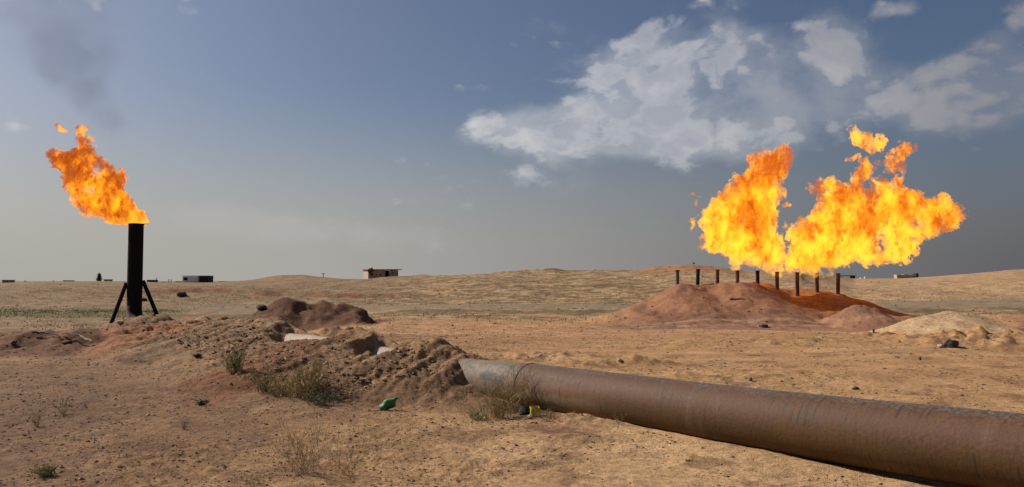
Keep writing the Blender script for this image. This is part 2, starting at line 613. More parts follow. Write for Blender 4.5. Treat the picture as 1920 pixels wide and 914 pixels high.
def gz(x, y):
    return float(H(np.array([x]), np.array([y]))[0])


# ------------------------------------------------------------------ ground sheet
def ground_grid():
    a = [-180.0]
    while a[-1] < 180:
        v = abs(a[-1] + (0 if a[-1] < 0 else 0))
        a.append(a[-1] + (.105 if v < 36 else .45 if v < 50 else 3.0))
    a = np.radians(np.array(a[:-1]))
    r_ = [.6]
    while r_[-1] < 9000:
        q = r_[-1]
        r_.append(q * (1.08 if q < 4.2 else 1.0046 if q < 60 else 1.0065 if q < 300 else 1.12))
    r_ = np.array(r_)
    return a, r_


A_, RR_ = ground_grid()
AA, RG = np.meshgrid(A_, RR_)
GX, GY = RG * np.sin(AA), RG * np.cos(AA)
SPC = RG * .0025
GZ = H(GX, GY, SPC)


def mixc(c, m, rgb):
    m = m[..., None]
    return c * (1 - m) + np.array(rgb) * m


def ground_colour(x, y, z, sp):
    rr = np.hypot(x, y)
    s = (x - PA[0]) * PU[0] + (y - PA[1]) * PU[1]
    n = (x - PA[0]) * PN[0] + (y - PA[1]) * PN[1]
    c = np.zeros(x.shape + (3,)) + np.array((.425, .272, .138))
    a = fbm(x, y, 4, 5, .6, 200)
    b = fbm(x, y, 1.1, 5, .65, 210)
    c = mixc(c, ss(-.05, .4, a) * .45, (.38, .215, .108))
    c = mixc(c, ss(.05, .45, b) * .6, (.27, .155, .085))
    c = mixc(c, ss(.1, .5, -b) * .6, (.52, .35, .215))
    c = mixc(c, ss(-3, 2, x) * ss(15, 10, rr) * .6, (.50, .345, .195))
    # coarse crusty soil to the front left, its colour also darkened for lens vignetting
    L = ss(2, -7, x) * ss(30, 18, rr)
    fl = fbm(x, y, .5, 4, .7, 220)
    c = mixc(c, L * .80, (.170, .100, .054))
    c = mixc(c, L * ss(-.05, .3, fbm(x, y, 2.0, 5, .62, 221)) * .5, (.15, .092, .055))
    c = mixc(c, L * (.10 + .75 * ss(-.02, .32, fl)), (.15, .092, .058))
    # midfield: pinker trodden soil
    M = ss(24, 30, rr) * ss(58, 46, rr) * ss(-12, -4, x)
    c = mixc(c, M * .30, (.37, .205, .115))
    c = mixc(c, ss(.0, .5, fbm(x, y * 3, 6, 4, .6, 225)) * M * .5, (.28, .155, .09))
    c = mixc(c, ss(12, 20, rr) * ss(58, 46, rr) * ss(-5, 1, x) * .55, (.37, .215, .105))
    # grass-flecked fields beyond
    F = ss(44, 60, rr)
    F = np.maximum(F, ss(-9, -14, x) * ss(26, 31, y))
    F = np.maximum(F, ss(44, 52, y))
    c = mixc(c, F * .9, (.33, .235, .13))
    f2 = fbm(x, y * 2.2, 18, 6, .62, 230)
    f3 = fbm(x, y * 2.0, 4, 6, .65, 240)
    c = mixc(c, F * ss(.0, .3, f2) * .7, (.17, .130, .065))
    c = mixc(c, F * ss(.02, .3, -f2) * .5, (.36, .21, .12))
    c = mixc(c, F * ss(.0, .30, f3) * .75, (.125, .088, .048))
    c = mixc(c, F * ss(.12, .3, fbm(x, y * .8, 1.6, 4, .7, 250)) * .6, (.10, .07, .04))
    c = mixc(c, F * ss(.05, .35, -f3) * .55, (.47, .35, .215))
    rf = F * ss(15, 45, x) * ss(78, 90, rr)
    c = mixc(c, rf * .5, (.47, .31, .185))
    lf = ss(-6, -32, x) * ss(36, 60, rr)
    c = mixc(c, lf * .6, (.20, .135, .08))
    # red cut bank and red heaps on the skyline
    yb = 104 + 6 * fbm(x, y * 0, 30, 3, .5, 5)
    rb = ss(yb - 6, yb - 2, y) * ss(yb + 6, yb + 2, y) * ss(-66, -50, x) * ss(-6, -16, x)
    c = mixc(c, rb * np.clip(.35 + 1.6 * fbm(x, y, 3, 4, .65, 6), 0, 1), (.25, .12, .072))
    pxx = 960 + 1500 * x / np.maximum(y, 4)
    for (p0, p1, y0, y1, k) in ((745, 818, 190, 240, .8), (1195, 1400, 140, 190, .75), (610, 710, 190, 222, .6)):
        c = mixc(c, np.clip(ss(p0 - 8, p0 + 10, pxx) * ss(p1 + 8, p1 - 10, pxx) * ss(y0, y0 + 12, y) * ss(y1 + 10, y1, y) * k * (1 + fbm(x, y, 5, 3, .6, 8)), 0, 1), (.31, .155, .08))
    # gravel road
    rd = ss(60.0, 61.5, y) * ss(75.5, 73, y) * ss(-34, -18, x)
    c = mixc(c, rd * (.85 + .3 * fbm(x, y, 3, 4, .6, 9)).clip(0, 1), (.24, .19, .135))
    vg = ss(54, 58, y) * ss(61, 59, y) * ss(-40, -20, x)
    c = mixc(c, np.clip(vg * (.5 + 1.4 * fbm(x, y, 3, 4, .6, 19)), 0, 1), (.17, .13, .07))
    # green strip on the left
    gs = 60 + .10 * (x + 40) + 2.5 * fbm(x, y, 12, 3, .5, 14)
    gr = np.exp(-((y - gs) / 3.2) ** 2) * ss(-24, -28, x) * (.75 + .9 * fbm(x, y, 4, 4, .6, 15))
    c = mixc(c, np.clip(gr, 0, 1) * .85, (.12, .135, .04))
    g2 = ss(-13, -16, x) * ss(27, 29, y) * ss(48, 38, y) * ss(-.02, .3, fbm(x, y, 5, 4, .6, 16))
    c = mixc(c, g2 * .7, (.13, .125, .05))
    # left bank, dark and damp
    bl = ss(-8.5, -12, x) * ss(19.8, 21.2, y) * ss(26.5, 25.0, y)
    c = mixc(c, bl * .85, (.155, .075, .045))
    # berm soils
    top = H(x, y, sp, False) if False else None
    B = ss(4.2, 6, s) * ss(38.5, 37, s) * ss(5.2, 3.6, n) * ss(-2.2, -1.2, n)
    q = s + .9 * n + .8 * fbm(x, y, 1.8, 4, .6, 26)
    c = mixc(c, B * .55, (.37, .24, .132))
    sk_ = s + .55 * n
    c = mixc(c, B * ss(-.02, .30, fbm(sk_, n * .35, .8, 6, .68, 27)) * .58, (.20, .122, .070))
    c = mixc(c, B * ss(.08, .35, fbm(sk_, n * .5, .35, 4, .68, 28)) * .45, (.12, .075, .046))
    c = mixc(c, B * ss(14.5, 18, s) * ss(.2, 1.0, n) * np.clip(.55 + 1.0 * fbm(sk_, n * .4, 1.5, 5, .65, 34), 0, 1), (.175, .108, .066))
    def band(q0, q1, k, rgb):
        nonlocal c
        c = mixc(c, B * ss(q0 - .5, q0 + .4, q) * ss(q1 + .5, q1 - .4, q) * k, rgb)
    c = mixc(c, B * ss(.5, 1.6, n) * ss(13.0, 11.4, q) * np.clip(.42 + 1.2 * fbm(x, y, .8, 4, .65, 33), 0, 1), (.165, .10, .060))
    band(5.0, 7.6, .45, (.185, .105, .062))
    band(10.8, 13.0, .75, (.20, .092, .046))
    band(16.5, 19.5, .45, (.25, .17, .105))
    band(20.5, 23.3, .75, (.36, .165, .082))
    band(24.5, 30.5, .35, (.26, .15, .085))
    band(31, 37, .6, (.29, .155, .09))
    # dark heap
    Y = 36.0
    hp = ss(-15.6, -14.2, x) * ss(-6.9, -7.8, x) * ss(41.2, 42.6, y) * ss(49, 47.5, y)
    c = mixc(c, hp * .92, (.105, .052, .033))
    c = mixc(c, hp * ss(0, .4, fbm(x, y, .6, 4, .6, 48)) * .6, (.19, .10, .06))
    # burner mound: purple-brown fired soil, coloured orange on the right shoulder
    w = ss(4.3, 8.0, x) * ss(25, 21.5, x) * ss(35.5, 38.5, y) * ss(55, 51, y)
    c = mixc(c, w * .9, (.262, .135, .084))
    c = mixc(c, w * ss(0, .4, fbm(x, y * .6, 5, 4, .6, 41)) * .7, (.165, .082, .066))
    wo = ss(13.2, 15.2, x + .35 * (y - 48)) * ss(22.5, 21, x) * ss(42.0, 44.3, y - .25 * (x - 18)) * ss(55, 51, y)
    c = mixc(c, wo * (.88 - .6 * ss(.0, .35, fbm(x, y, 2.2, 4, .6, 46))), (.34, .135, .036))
    wf = ss(0, 8, x) * ss(22, 17, x) * ss(31.5, 37.0, y + 1.5 * fbm(x, y, 3, 3, .6, 43)) * ss(42, 40.0, y)
    c = mixc(c, wf * .75 * (1 + fbm(x, y, 1.2, 3, .6, 44)).clip(0, 1.4), (.215, .12, .095))
    # small brown heap right of it
    c = mixc(c, ss(5, 8, x) * ss(23, 20, x) * ss(36, 39, y) * ss(55, 50, y) * ss(.0, .3, fbm(x, y * .3, 1.2, 5, .68, 47)) * .55, (.13, .068, .045))
    c = mixc(c, ss(14.6, 15.8, x) * ss(19.5, 18.6, x) * ss(34, 36, y) * ss(42, 40, y) * .6, (.31, .165, .10))
    # pale heap and its surroundings
    w = ss(13.6, 14.8, x - .25 * (28 - y)) * ss(18.4, 17.0, x) * ss(25.6, 27.4, y + .25 * (x - 15)) * ss(33, 31.5, y)
    c = mixc(c, np.clip(w * (.75 + .8 * fbm(x, y, .9, 3, .6, 62)), 0, 1) * .8, (.52, .405, .265))
    w = ss(12, 15, x) * ss(20.5, 22.5, y) * ss(30, 27, y)
    c = mixc(c, w * ss(-.1, .35, fbm(x, y, 1.4, 4, .6, 63)) * .6, (.34, .175, .09))
    # darker ground along the pipe and in its hollow, scattered dark stains
    tr = np.exp(-((n - .6) / .6) ** 2) * ss(6.6, 5.2, s) * ss(2.2, 3.4, s)
    c = mixc(c, tr * .35, (.20, .125, .075))
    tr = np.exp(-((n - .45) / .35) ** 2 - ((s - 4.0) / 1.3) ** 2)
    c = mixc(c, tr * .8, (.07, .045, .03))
    tr = np.exp(-((n - .1) / .40) ** 2) * ss(5, 3, s)
    st = np.exp(-((s - 1.9) / .75) ** 2 - ((n - 1.35) / .35) ** 2)
    c = mixc(c, np.clip(st * (.9 + 1.2 * fbm(x, y, .4, 3, .6, 71)), 0, 1) * .8, (.15, .075, .05))
    sp_ = ss(.26, .42, fbm(x, y, .9, 5, .68, 73)) * ss(40, 25, rr)
    c = mixc(c, sp_ * .55, (.14, .08, .05))
    for k in (-.9, .9):
        trk = y - (24.5 + .10 * x + 1.2 * np.sin(x * .16))
        c = mixc(c, np.exp(-((trk - k) / .28) ** 2) * ss(-4, 2, x) * .35, (.50, .33, .20))
    for (b0, k0, amp_, fr, ph) in ((33.0, -.12, 1.6, .12, 1.0), (38.5, .05, 1.2, .10, 2.2), (29.0, .22, 1.0, .2, .3), (21.0, -.06, .8, .22, 4.0)):
        tq = y - (b0 + k0 * x + amp_ * np.sin(x * fr + ph))
        for k in (-.85, .85):
            c = mixc(c, np.exp(-((tq - k) / .32) ** 2) * ss(-7, -1, x) * ss(22, 14, x) * (.45 + .5 * fbm(x, y, 2.0, 3, .6, 77)).clip(0, 1), (.50, .325, .19))
    return c * np.array((1.03, .95, .86)) * (1 + .10 * fbm(x, y, .2, 3, .6, 75)[..., None])


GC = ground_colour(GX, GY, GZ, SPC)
nr, na = GX.shape
V = np.stack([GX, GY, GZ], -1).reshape(-1, 3)
idx = np.arange(nr * na).reshape(nr, na)
i0, i1 = idx[:-1, :], idx[1:, :]
F = np.stack([i0, np.roll(i0, -1, 1), np.roll(i1, -1, 1), i1], -1).reshape(-1, 4)[:, ::-1]
# close the hole under the camera
V = np.concatenate([V, [[0, 0, gz(0.01, 0.01)]]])

gm, t = new_mat("soil")
att = t.n('ShaderNodeAttribute', attribute_name='soil').outputs['Color']
geo = t.n('ShaderNodeNewGeometry').outputs['Position']
nA = t.noise(geo, 9.0, 8, .68)
nB = t.noise(geo, 38.0, 6, .7)
nC = t.noise(t.mapping(geo, scale=(1, .5, 1)), .9, 9, .7)
v1 = t.mr(nA, .3, .7, .62, 1.30, False)
v2 = t.mr(nB, .3, .7, .74, 1.22, False)
v3 = t.mr(nC, .3, .7, .84, 1.14, False)
k = t.math('MULTIPLY', t.math('MULTIPLY', v1, v2), v3)
col = t.vm('MULTIPLY', att, t.vm('SCALE', (1, 1, 1), scale=k))
# small dark pits, crumbs and dead stalks
pit = t.mr(t.noise(geo, 15, 5, .75, .6), .60, .70)
col = t.mix(t.math('MULTIPLY', pit, .65), col, (.075, .046, .028))
bs = t.n('ShaderNodeBsdfPrincipled')
t.set(bs.inputs['Base Color'], col)
bs.inputs['Roughness'].default_value = .95
bs.inputs['Specular IOR Level'].default_value = .12
bp = t.n('ShaderNodeBump')
bp.inputs['Strength'].default_value = .85
bp.inputs['Distance'].default_value = .045
t.set(bp.inputs['Height'], t.math('ADD', t.math('MULTIPLY', nA, 1.0), t.math('ADD', t.math('MULTIPLY', nB, .35), t.math('MULTIPLY', pit, -.35))))
bp2 = t.n('ShaderNodeBump')
bp2.inputs['Strength'].default_value = .6
bp2.inputs['Distance'].default_value = .25
t.set(bp2.inputs['Height'], t.noise(geo, 1.2, 7, .62))
t.nt.links.new(bp.outputs[0], bp2.inputs['Normal'])
far_b = t.mr(t.vm('LENGTH', geo), 20, 60)
t.set(bp2.inputs['Strength'], t.math('MULTIPLY', far_b, .6))
t.set(bs.inputs['Normal'], bp2.outputs[0])
t.nt.links.new(bs.outputs[0], t.n('ShaderNodeOutputMaterial').inputs[0])

ground = np_mesh("ground", V, F, gm)
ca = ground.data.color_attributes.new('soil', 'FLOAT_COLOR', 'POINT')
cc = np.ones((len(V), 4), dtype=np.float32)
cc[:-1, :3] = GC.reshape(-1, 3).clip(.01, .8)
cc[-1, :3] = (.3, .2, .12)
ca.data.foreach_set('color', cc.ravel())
tag(ground, 'dry tan desert soil with low heaps and a gravel road, rising to a bare skyline', kind='structure')

# ------------------------------------------------------------------ loose clods and stones (uncountable)
rng = np.random.default_rng(7)


def scatter(name, N, rmin, rmax, amin, amax, size, cols, seed, label, keep=None, flat=.6):
    g = np.random.default_rng(seed)
    r_ = np.exp(g.uniform(math.log(rmin), math.log(rmax), N))
    a = np.radians(g.uniform(amin, amax, N))
    x, y = r_ * np.sin(a), r_ * np.cos(a)
    if keep is not None:
        m = keep(x, y, g)
        x, y, r_ = x[m], y[m], r_[m]
    z = H(x, y, r_ * .0032)
    n = len(x)
    oc = np.array([(1, 0, 0), (0, 1, 0), (-1, 0, 0), (0, -1, 0), (.1, .1, .8), (0, 0, -.6)], float)
    fc = np.array([(0, 1, 4), (1, 2, 4), (2, 3, 4), (3, 0, 4), (1, 0, 5), (2, 1, 5), (3, 2, 5), (0, 3, 5)])
    s_ = size[0] * (1 - g.random(n)) ** (-.38)
    s_ = np.clip(s_, size[0], size[1]) * (r_ / rmin) ** .55
    P = oc[None] * (1 + g.uniform(-.35, .35, (n, 6, 3)))
    th = g.uniform(0, 6.28, n)
    c, s2 = np.cos(th)[:, None], np.sin(th)[:, None]
    st = g.uniform(.7, 1.5, n)[:, None]
    X = P[..., 0] * c * st - P[..., 1] * s2
    Yv = P[..., 0] * s2 * st + P[..., 1] * c
    Zv = P[..., 2] * flat
    Q = np.stack([X, Yv, Zv], -1) * s_[:, None, None] + np.stack([x, y, z + s_ * .12], -1)[:, None]
    Fq = (fc[None] + (np.arange(n) * 6)[:, None, None]).reshape(-1, 3)
    o = np_mesh(name, Q.reshape(-1, 3), Fq, stone_mat, False)
    cols = np.array(cols)
    cv = cols[g.integers(0, len(cols), n)] * g.uniform(.75, 1.2, (n, 1))
    ca_ = o.data.color_attributes.new('soil', 'FLOAT_COLOR', 'POINT')
    q = np.ones((n * 6, 4), np.float32)
    q[:, :3] = np.repeat(cv, 6, 0)
    ca_.data.foreach_set('color', q.ravel())
    return tag(o, label, kind='stuff')


stone_mat, t = new_mat("clod_soil")
att = t.n('ShaderNodeAttribute', attribute_name='soil').outputs['Color']
nz = t.mr(t.noise(t.n('ShaderNodeNewGeometry').outputs['Position'], 40, 5, .6), .3, .7, .7, 1.2)
bs = t.n('ShaderNodeBsdfPrincipled')
t.set(bs.inputs['Base Color'], t.vm('MULTIPLY', att, t.vm('SCALE', (1, 1, 1), scale=nz)))
bs.inputs['Roughness'].default_value = .95
bs.inputs['Specular IOR Level'].default_value = .1
t.nt.links.new(bs.outputs[0], t.n('ShaderNodeOutputMaterial').inputs[0])

SOILS = [(.34, .21, .12), (.26, .155, .09), (.20, .12, .07), (.14, .08, .05), (.36, .24, .15), (.10, .062, .04)]


def pn(x, y):
    return (x - PA[0]) * PU[0] + (y - PA[1]) * PU[1], (x - PA[0]) * PN[0] + (y - PA[1]) * PN[1]


def off_pipe(x, y, g):
    s, n = pn(x, y)
    cl_ = fbm(x, y, 1.3, 4, .6, 300) + .25 * (x < 0)
    return ~((np.abs(n) < .45) & (s < 6)) & (g.random(len(x)) < ss(-.25, .45, cl_) * .9 + .07)


def on_berm(x, y, g):
    s, n = pn(x, y)
    ex = np.zeros(len(x), bool)
    for s0, hl in EXPO:
        ex |= (np.abs(s - s0 + .8 * (n - .2)) < hl) & (n > -.6) & (n < .9)
    return ~ex & (s > 6) & (s < 38) & (((n > .45) & (n < 2.9)) | ((n < -.45) & (n > -1.6)))


scatter("clods", 60000, 5.2, 40, -36, 36, (.0055, .018), SOILS, 1, 'loose clods and crumbs of dry soil strewn over the open ground', off_pipe)
scatter("berm_clods", 80000, 13, 42, -31, 2, (.008, .055), SOILS, 2, 'lumps of broken soil on the bank over the buried pipe', on_berm)
scatter("field_stones", 2200, 40, 200, -34, 34, (.035, .10), [(.12, .08, .05), (.17, .11, .07), (.09, .06, .045)], 3, 'dark stones and tussocks dotted over the far field')

# ------------------------------------------------------------------ the pipeline
pm, t = new_mat("rusty_pipe_steel")
uv = t.n('ShaderNodeUVMap').outputs[0]      # u = metres along, v = metres round from the top towards the camera's side
sp3 = t.n('ShaderNodeSeparateXYZ')
t.set(sp3.inputs[0], uv)
pu, pv = sp3.outputs[0], sp3.outputs[1]
obj = t.n('ShaderNodeTexCoord').outputs['Object']
nz = t.noise(obj, 1.6, 6, .6)
nzf = t.noise(obj, 26, 8, .65)
vj = t.math('ADD', pv, t.math('MULTIPLY', t.math('SUBTRACT', nz, .5), .28))
rust = t.mix(t.mr(nzf, .35, .65), (.070, .032, .015), (.122, .058, .028))
dust = t.mix(t.mr(nzf, .4, .6), (.058, .045, .038), (.14, .108, .085))
ochre = t.mix(t.mr(nz, .3, .7), (.062, .033, .010), (.098, .052, .016))
tan = (.40, .28, .18)
c = t.mix(t.mr(vj, .02, .20), dust, rust)
c = t.mix(t.math('MULTIPLY', t.mr(vj, .42, .62), .85), c, ochre)
# nearer the soil end: ground bounce light painted pale, orange band above it
away = t.mr(pu, 1.6, 3.4)
c = t.mix(t.math('MULTIPLY', away, t.mr(vj, .50, .62)), c, (.20, .135, .078))
c = t.mix(t.math('MULTIPLY', away, t.math('MULTIPLY', t.mr(vj, .36, .46), t.mr(vj, .60, .50))), c, (.15, .078, .040))
seam = t.math('ADD', 4.25, t.math('MULTIPLY', t.math('SUBTRACT', t.noise(obj, 3, 3, .5), .5), .3))
bare = t.mr(t.math('ADD', t.math('SUBTRACT', pu, seam), t.math('MULTIPLY', t.math('SUBTRACT', t.noise(obj, 5, 6, .7), .5), 1.2)), -.1, .5)
bc = t.mix(t.mr(t.noise(obj, 6, 5, .6), .35, .65), (.135, .100, .070), (.20, .148, .10))
blue = t.math('MULTIPLY', t.math('MULTIPLY', t.mr(t.noise(t.mapping(uv, scale=(1.4, 6, 1)), 1.0, 6, .68), .47, .60), t.mr(pv, .10, .18)), t.mr(pv, .60, .42))
blue = t.math('MULTIPLY', blue, t.mr(pu, 6.5, 5.5))
bc = t.mix(blue, bc, (.062, .062, .060))
c = t.mix(bare, c, bc)
exposed = t.mr(pu, 7.3, 7.8)
c = t.mix(exposed, c, t.mix(t.mr(t.noise(obj, 7, 7, .6), .35, .65), (.26, .20, .145), (.36, .285, .21)))
# scratches and drips that run round the pipe
scr = t.noise(t.mapping(uv, scale=(34, 1.3, 1)), 1.0, 4, .7)
scm = t.math('MULTIPLY', t.mr(scr, .53, .62), t.mr(t.noise(t.mapping(uv, scale=(1.1, 2.0, 1)), 1.0, 3, .5), .46, .58))
c = t.mix(t.math('MULTIPLY', scm, .85), c, (.030, .027, .018))
scl = t.noise(t.mapping(uv, loc=(5, 2, 0), scale=(3.3, .55, 1)), 1.0, 6, .65)
c = t.mix(t.math('MULTIPLY', t.mr(scl, .55, .72), .22), c, (.20, .145, .10))
ring = t.math('MULTIPLY', t.mr(t.math('ABSOLUTE', t.math('SUBTRACT', pu, seam)), .10, .0), .6)
c = t.mix(ring, c, (.10, .055, .03))
bs = t.n('ShaderNodeBsdfPrincipled')
t.set(bs.inputs['Base Color'], c)
t.set(bs.inputs['Roughness'], t.mr(nzf, .3, .7, .56, .84, False))
bs.inputs['Specular IOR Level'].default_value = .24
bp = t.n('ShaderNodeBump')
bp.inputs['Strength'].default_value = .45
bp.inputs['Distance'].default_value = .012
t.set(bp.inputs['Height'], t.math('ADD', nzf, t.math('MULTIPLY', scr, .4)))
t.set(bs.inputs['Normal'], bp.outputs[0])
t.nt.links.new(bs.outputs[0], t.n('ShaderNodeOutputMaterial').inputs[0])

NS, NC = 240, 64
ss_ = np.linspace(-16, 37.0, NS)
qq = np.linspace(0, 2 * math.pi, NC + 1)
Vp = []
for s_ in ss_:
    c0 = PA + PU * s_
    zc = float(pipe_top(s_)) - PR
    for q in qq[:-1]:
        off = math.sin(q) * PR
        Vp.append((c0[0] + PN[0] * off, c0[1] + PN[1] * off, zc + math.cos(q) * PR))
Vp = np.array(Vp)
i = np.arange(NS - 1)[:, None]
kx = np.arange(NC)[None]
Fp = np.stack([i * NC + kx, (i + 1) * NC + kx, (i + 1) * NC + (kx + 1) % NC, i * NC + (kx + 1) % NC], -1).reshape(-1, 4)[:, ::-1]
pipe_root = empty("pipeline", (PA[0], PA[1], -.2), 0, 'long rusty steel pipeline lying in the foreground, running left under a soil bank', 'pipeline')
pipe = np_mesh("pipe_wall", Vp - np.array([PA[0], PA[1], -.2]), Fp, pm)
pipe.parent = pipe_root
uvl = pipe.data.uv_layers.new(name="UVMap")
li = np.zeros(len(pipe.data.loops), dtype=np.int32)
pipe.data.loops.foreach_get('vertex_index', li)
uu = ss_[li // NC]
ang = (li % NC) * 2 * math.pi / NC
ang = np.where(ang > math.pi, 2 * math.pi - ang, ang)
uvl.data.foreach_set('uv', np.stack([uu, ang * PR], -1).ravel().astype(np.float32))
# raised weld beads
weld_m = pbr("weld_steel", (.13, .07, .045), (.07, .04, .03), .6, 20, .4)
for s_ in (4.25, -7.5):
    mb = MB()
    c0 = PA + PU * s_
    zc = float(pipe_top(s_)) - PR
    pts = [(c0[0] + PN[0] * math.sin(q) * (PR + .003) - PA[0], c0[1] + PN[1] * math.sin(q) * (PR + .003) - PA[1], zc + math.cos(q) * (PR + .003) + .2) for q in np.linspace(0, 2 * math.pi, 49)]
    mb.tube(pts, .007, 6)
    mb.build("weld_bead", weld_m, pipe_root, True)

# ------------------------------------------------------------------ flare stack on the left
SY = 39.6
soot = pbr("sooty_steel", (.010, .009, .009), (.004, .004, .004), .8, 4, .4, bdist=.01, spec=.15)
sm, t = new_mat("sooty_stack_steel")
obj = t.n('ShaderNodeTexCoord').outputs['Object']
s3 = t.n('ShaderNodeSeparateXYZ')
t.set(s3.inputs[0], obj)
nz = t.noise(t.mapping(obj, scale=(1, 1, .4)), 3, 6, .6)
hz_ = t.math('ADD', s3.outputs[2], t.math('MULTIPLY', t.math('SUBTRACT', nz, .5), 1.2))
hz_ = t.math('ADD', hz_, t.math('MULTIPLY', s3.outputs[0], 2.4))  # rust-tan low down; sunlit left side put into the colour
c = t.mix(t.mr(hz_, -.3, 1.0), (.24, .17, .12), (.008, .007, .007))
bs = t.n('ShaderNodeBsdfPrincipled')
t.set(bs.inputs['Base Color'], c)
bs.inputs['Roughness'].default_value = .8
bs.inputs['Specular IOR Level'].default_value = .15
t.nt.links.new(bs.outputs[0], t.n('ShaderNodeOutputMaterial').inputs[0])
pb = W(251, 603, SY)
ptp = W(256, 420, SY)
gzs = gz(pb.x, pb.y)
base_z = gzs - .3
stack = empty("flare_stack", (pb.x, pb.y, gzs), 0, 'tall black sooty flare stack at left, braced by two slanting legs', 'flare stack')
hh = ptp.z - gzs
mb = MB()
lean = (ptp.x - pb.x) * .35
n = 40
b0 = len(mb.v)
for zz_, rad in ((-.4, PR), (0.2, PR), (1.5, PR), (3, PR), (hh - .02, PR * .985), (hh, PR * .985), (hh, PR * .9), (hh - 1.2, PR * .9)):
    for k_ in range(n):
        q = 2 * math.pi * k_ / n
        mb.v.append((lean * max(zz_, 0) / hh + rad * math.cos(q), rad * math.sin(q), zz_))
for i_ in range(7):
    for k_ in range(n):
        k2 = (k_ + 1) % n
        mb.f.append((i_ * n + k_, i_ * n + k2, (i_ + 1) * n + k2, (i_ + 1) * n + k_))
mb.build("stack_tube", sm, stack, True)
mb = MB()
mb.lathe([(PR * .99, -.05), (PR * 1.06, -.05), (PR * 1.06, 0.006), (PR * .99, .006), (PR * .99, -.05)], 40, (lean, 0, hh))
mb.box((lean + PR + .08, 0, hh - .01), (.26, .12, .025))
mb.build("rim", soot, stack)
mb = MB().lathe([(PR * 1.0, .0), (PR * 1.05, .0), (PR * 1.05, .10), (PR * 1.0, .10)], 40, (lean * .4, 0, 1.85))
mb.build("clamp_band", soot, stack)


def brace(p0, p1, name="brace"):
    mb = MB()
    mb.tube([p0, p1], .095, 10)
    o_ = mb.build(name, soot, stack)
    f = MB().box((p1[0], p1[1], p1[2] + .02), (.34, .3, .03)).build("foot_plate", soot, o_)
    return o_


def loc(px, py, Y):
    w = W(px, py, Y)
    return Vector((w.x - pb.x, w.y - pb.y, w.z - gzs))


lf = W(204, 619, 38.9)
brace(loc(237, 531, 39.5), Vector((lf.x - pb.x, lf.y - pb.y, gz(lf.x, lf.y) - gzs - .02)))
brace(loc(268, 527, 39.6), Vector((W(312, 600, 39.4).x - pb.x, -.2, gz(W(312, 600, 39.4).x, 39.4) - gzs - .02)))
MB().tube([loc(227, 606, 39.2), loc(243, 606, 39.3)], .035, 8).build("valve_stub", soot, stack)
# swept elbow that joins the buried pipe to the stack
mb = MB()
ex = PU * -1
a0 = Vector((-(PU[0]) * 1.3, -(PU[1]) * 1.3, pipe_top(36) - PR - gzs))
pts = []
for q in np.linspace(0, 1, 9):
    a_ = q * math.pi / 2
    pts.append((a0.x * (1 - math.sin(a_)), a0.y * (1 - math.sin(a_)), a0.z + 1.0 * (1 - math.cos(a_))))
mb.tube(pts, PR * .99, 28)
mb.build("elbow", sm, stack, True)

# ------------------------------------------------------------------ nine burner risers on the mound
ris = [(1270, 508, 533, 0), (1308, 505, 532, 0), (1345, 506, 532, 0), (1382.5, 508, 532, 0), (1420.5, 508, 530, 0), (1457, 510, 540, 0), (1495, 511, 545, 0), (1532, 512, 545, 0), (1571, 513, 549, 0)]
rust_m = pbr("fired_rust", (.135, .058, .040), (.055, .025, .02), .8, 5, .4)
black_m = pbr("charred_steel", (.026, .017, .014), (.010, .008, .007), .8, 5, .4)
grey_m = pbr("grey_painted_steel", (.10, .105, .09), (.06, .06, .055), .7, 5, .3)
mats = [grey_m, black_m, rust_m, rust_m, black_m, rust_m, rust_m, rust_m, rust_m]
labs = ['grey green riser with a flat cap, leftmost of the row on the red mound',
        'black charred riser on the red mound, next to the grey capped one',
        'dark riser on the red mound, third from the left end of the row',
        'rust brown riser on the red mound, just left of the small rise in its crest',
        'black riser standing on the peak of the red mound',
        'rust red riser just right of the mound peak, middle of the slope',
        'rusty riser with the flame foot touching its tip, in the dip of the mound',
        'rusty riser on the orange shoulder, second from the right end of the row',
        'tall leaning rust riser at the right end of the row, on the orange shoulder']
for i_, (px, y0, y1, _) in enumerate(ris):
    p = W(px, y1, 48.0)
    g = gz(p.x, 48.0)
    top = W(px, y0, 48.0).z
    r0 = .112 if i_ else .105
    rt = empty("burner_riser", (p.x, 48.0, g), 0, labs[i_], 'gas riser', 'burner risers in a row on the red mound')
    ht = top - g
    mb = MB()
    ln = .035 if i_ in (1, 8) else .01
    prof = [(r0, -.5), (r0, ht * .5), (r0, ht - .01), (r0, ht), (r0 * .82, ht), (r0 * .82, ht - .5)]
    mb.lathe(prof, 20)
    mb.v = [(v[0] + ln * v[2], v[1], v[2]) for v in mb.v]
    mb.build("riser_tube", mats[i_], rt, True)
    if i_ == 0:
        MB().lathe([(0, ht + .045), (.16, ht + .045), (.16, ht - .03), (.10, ht - .03)], 20).build("cap", grey_m, rt)
    else:
        MB().lathe([(r0, ht - .06), (r0 + .018, ht - .06), (r0 + .018, ht + .008), (r0 * .85, ht + .008)], 20, (ln * ht, 0, 0)).build("collar", mats[i_], rt)


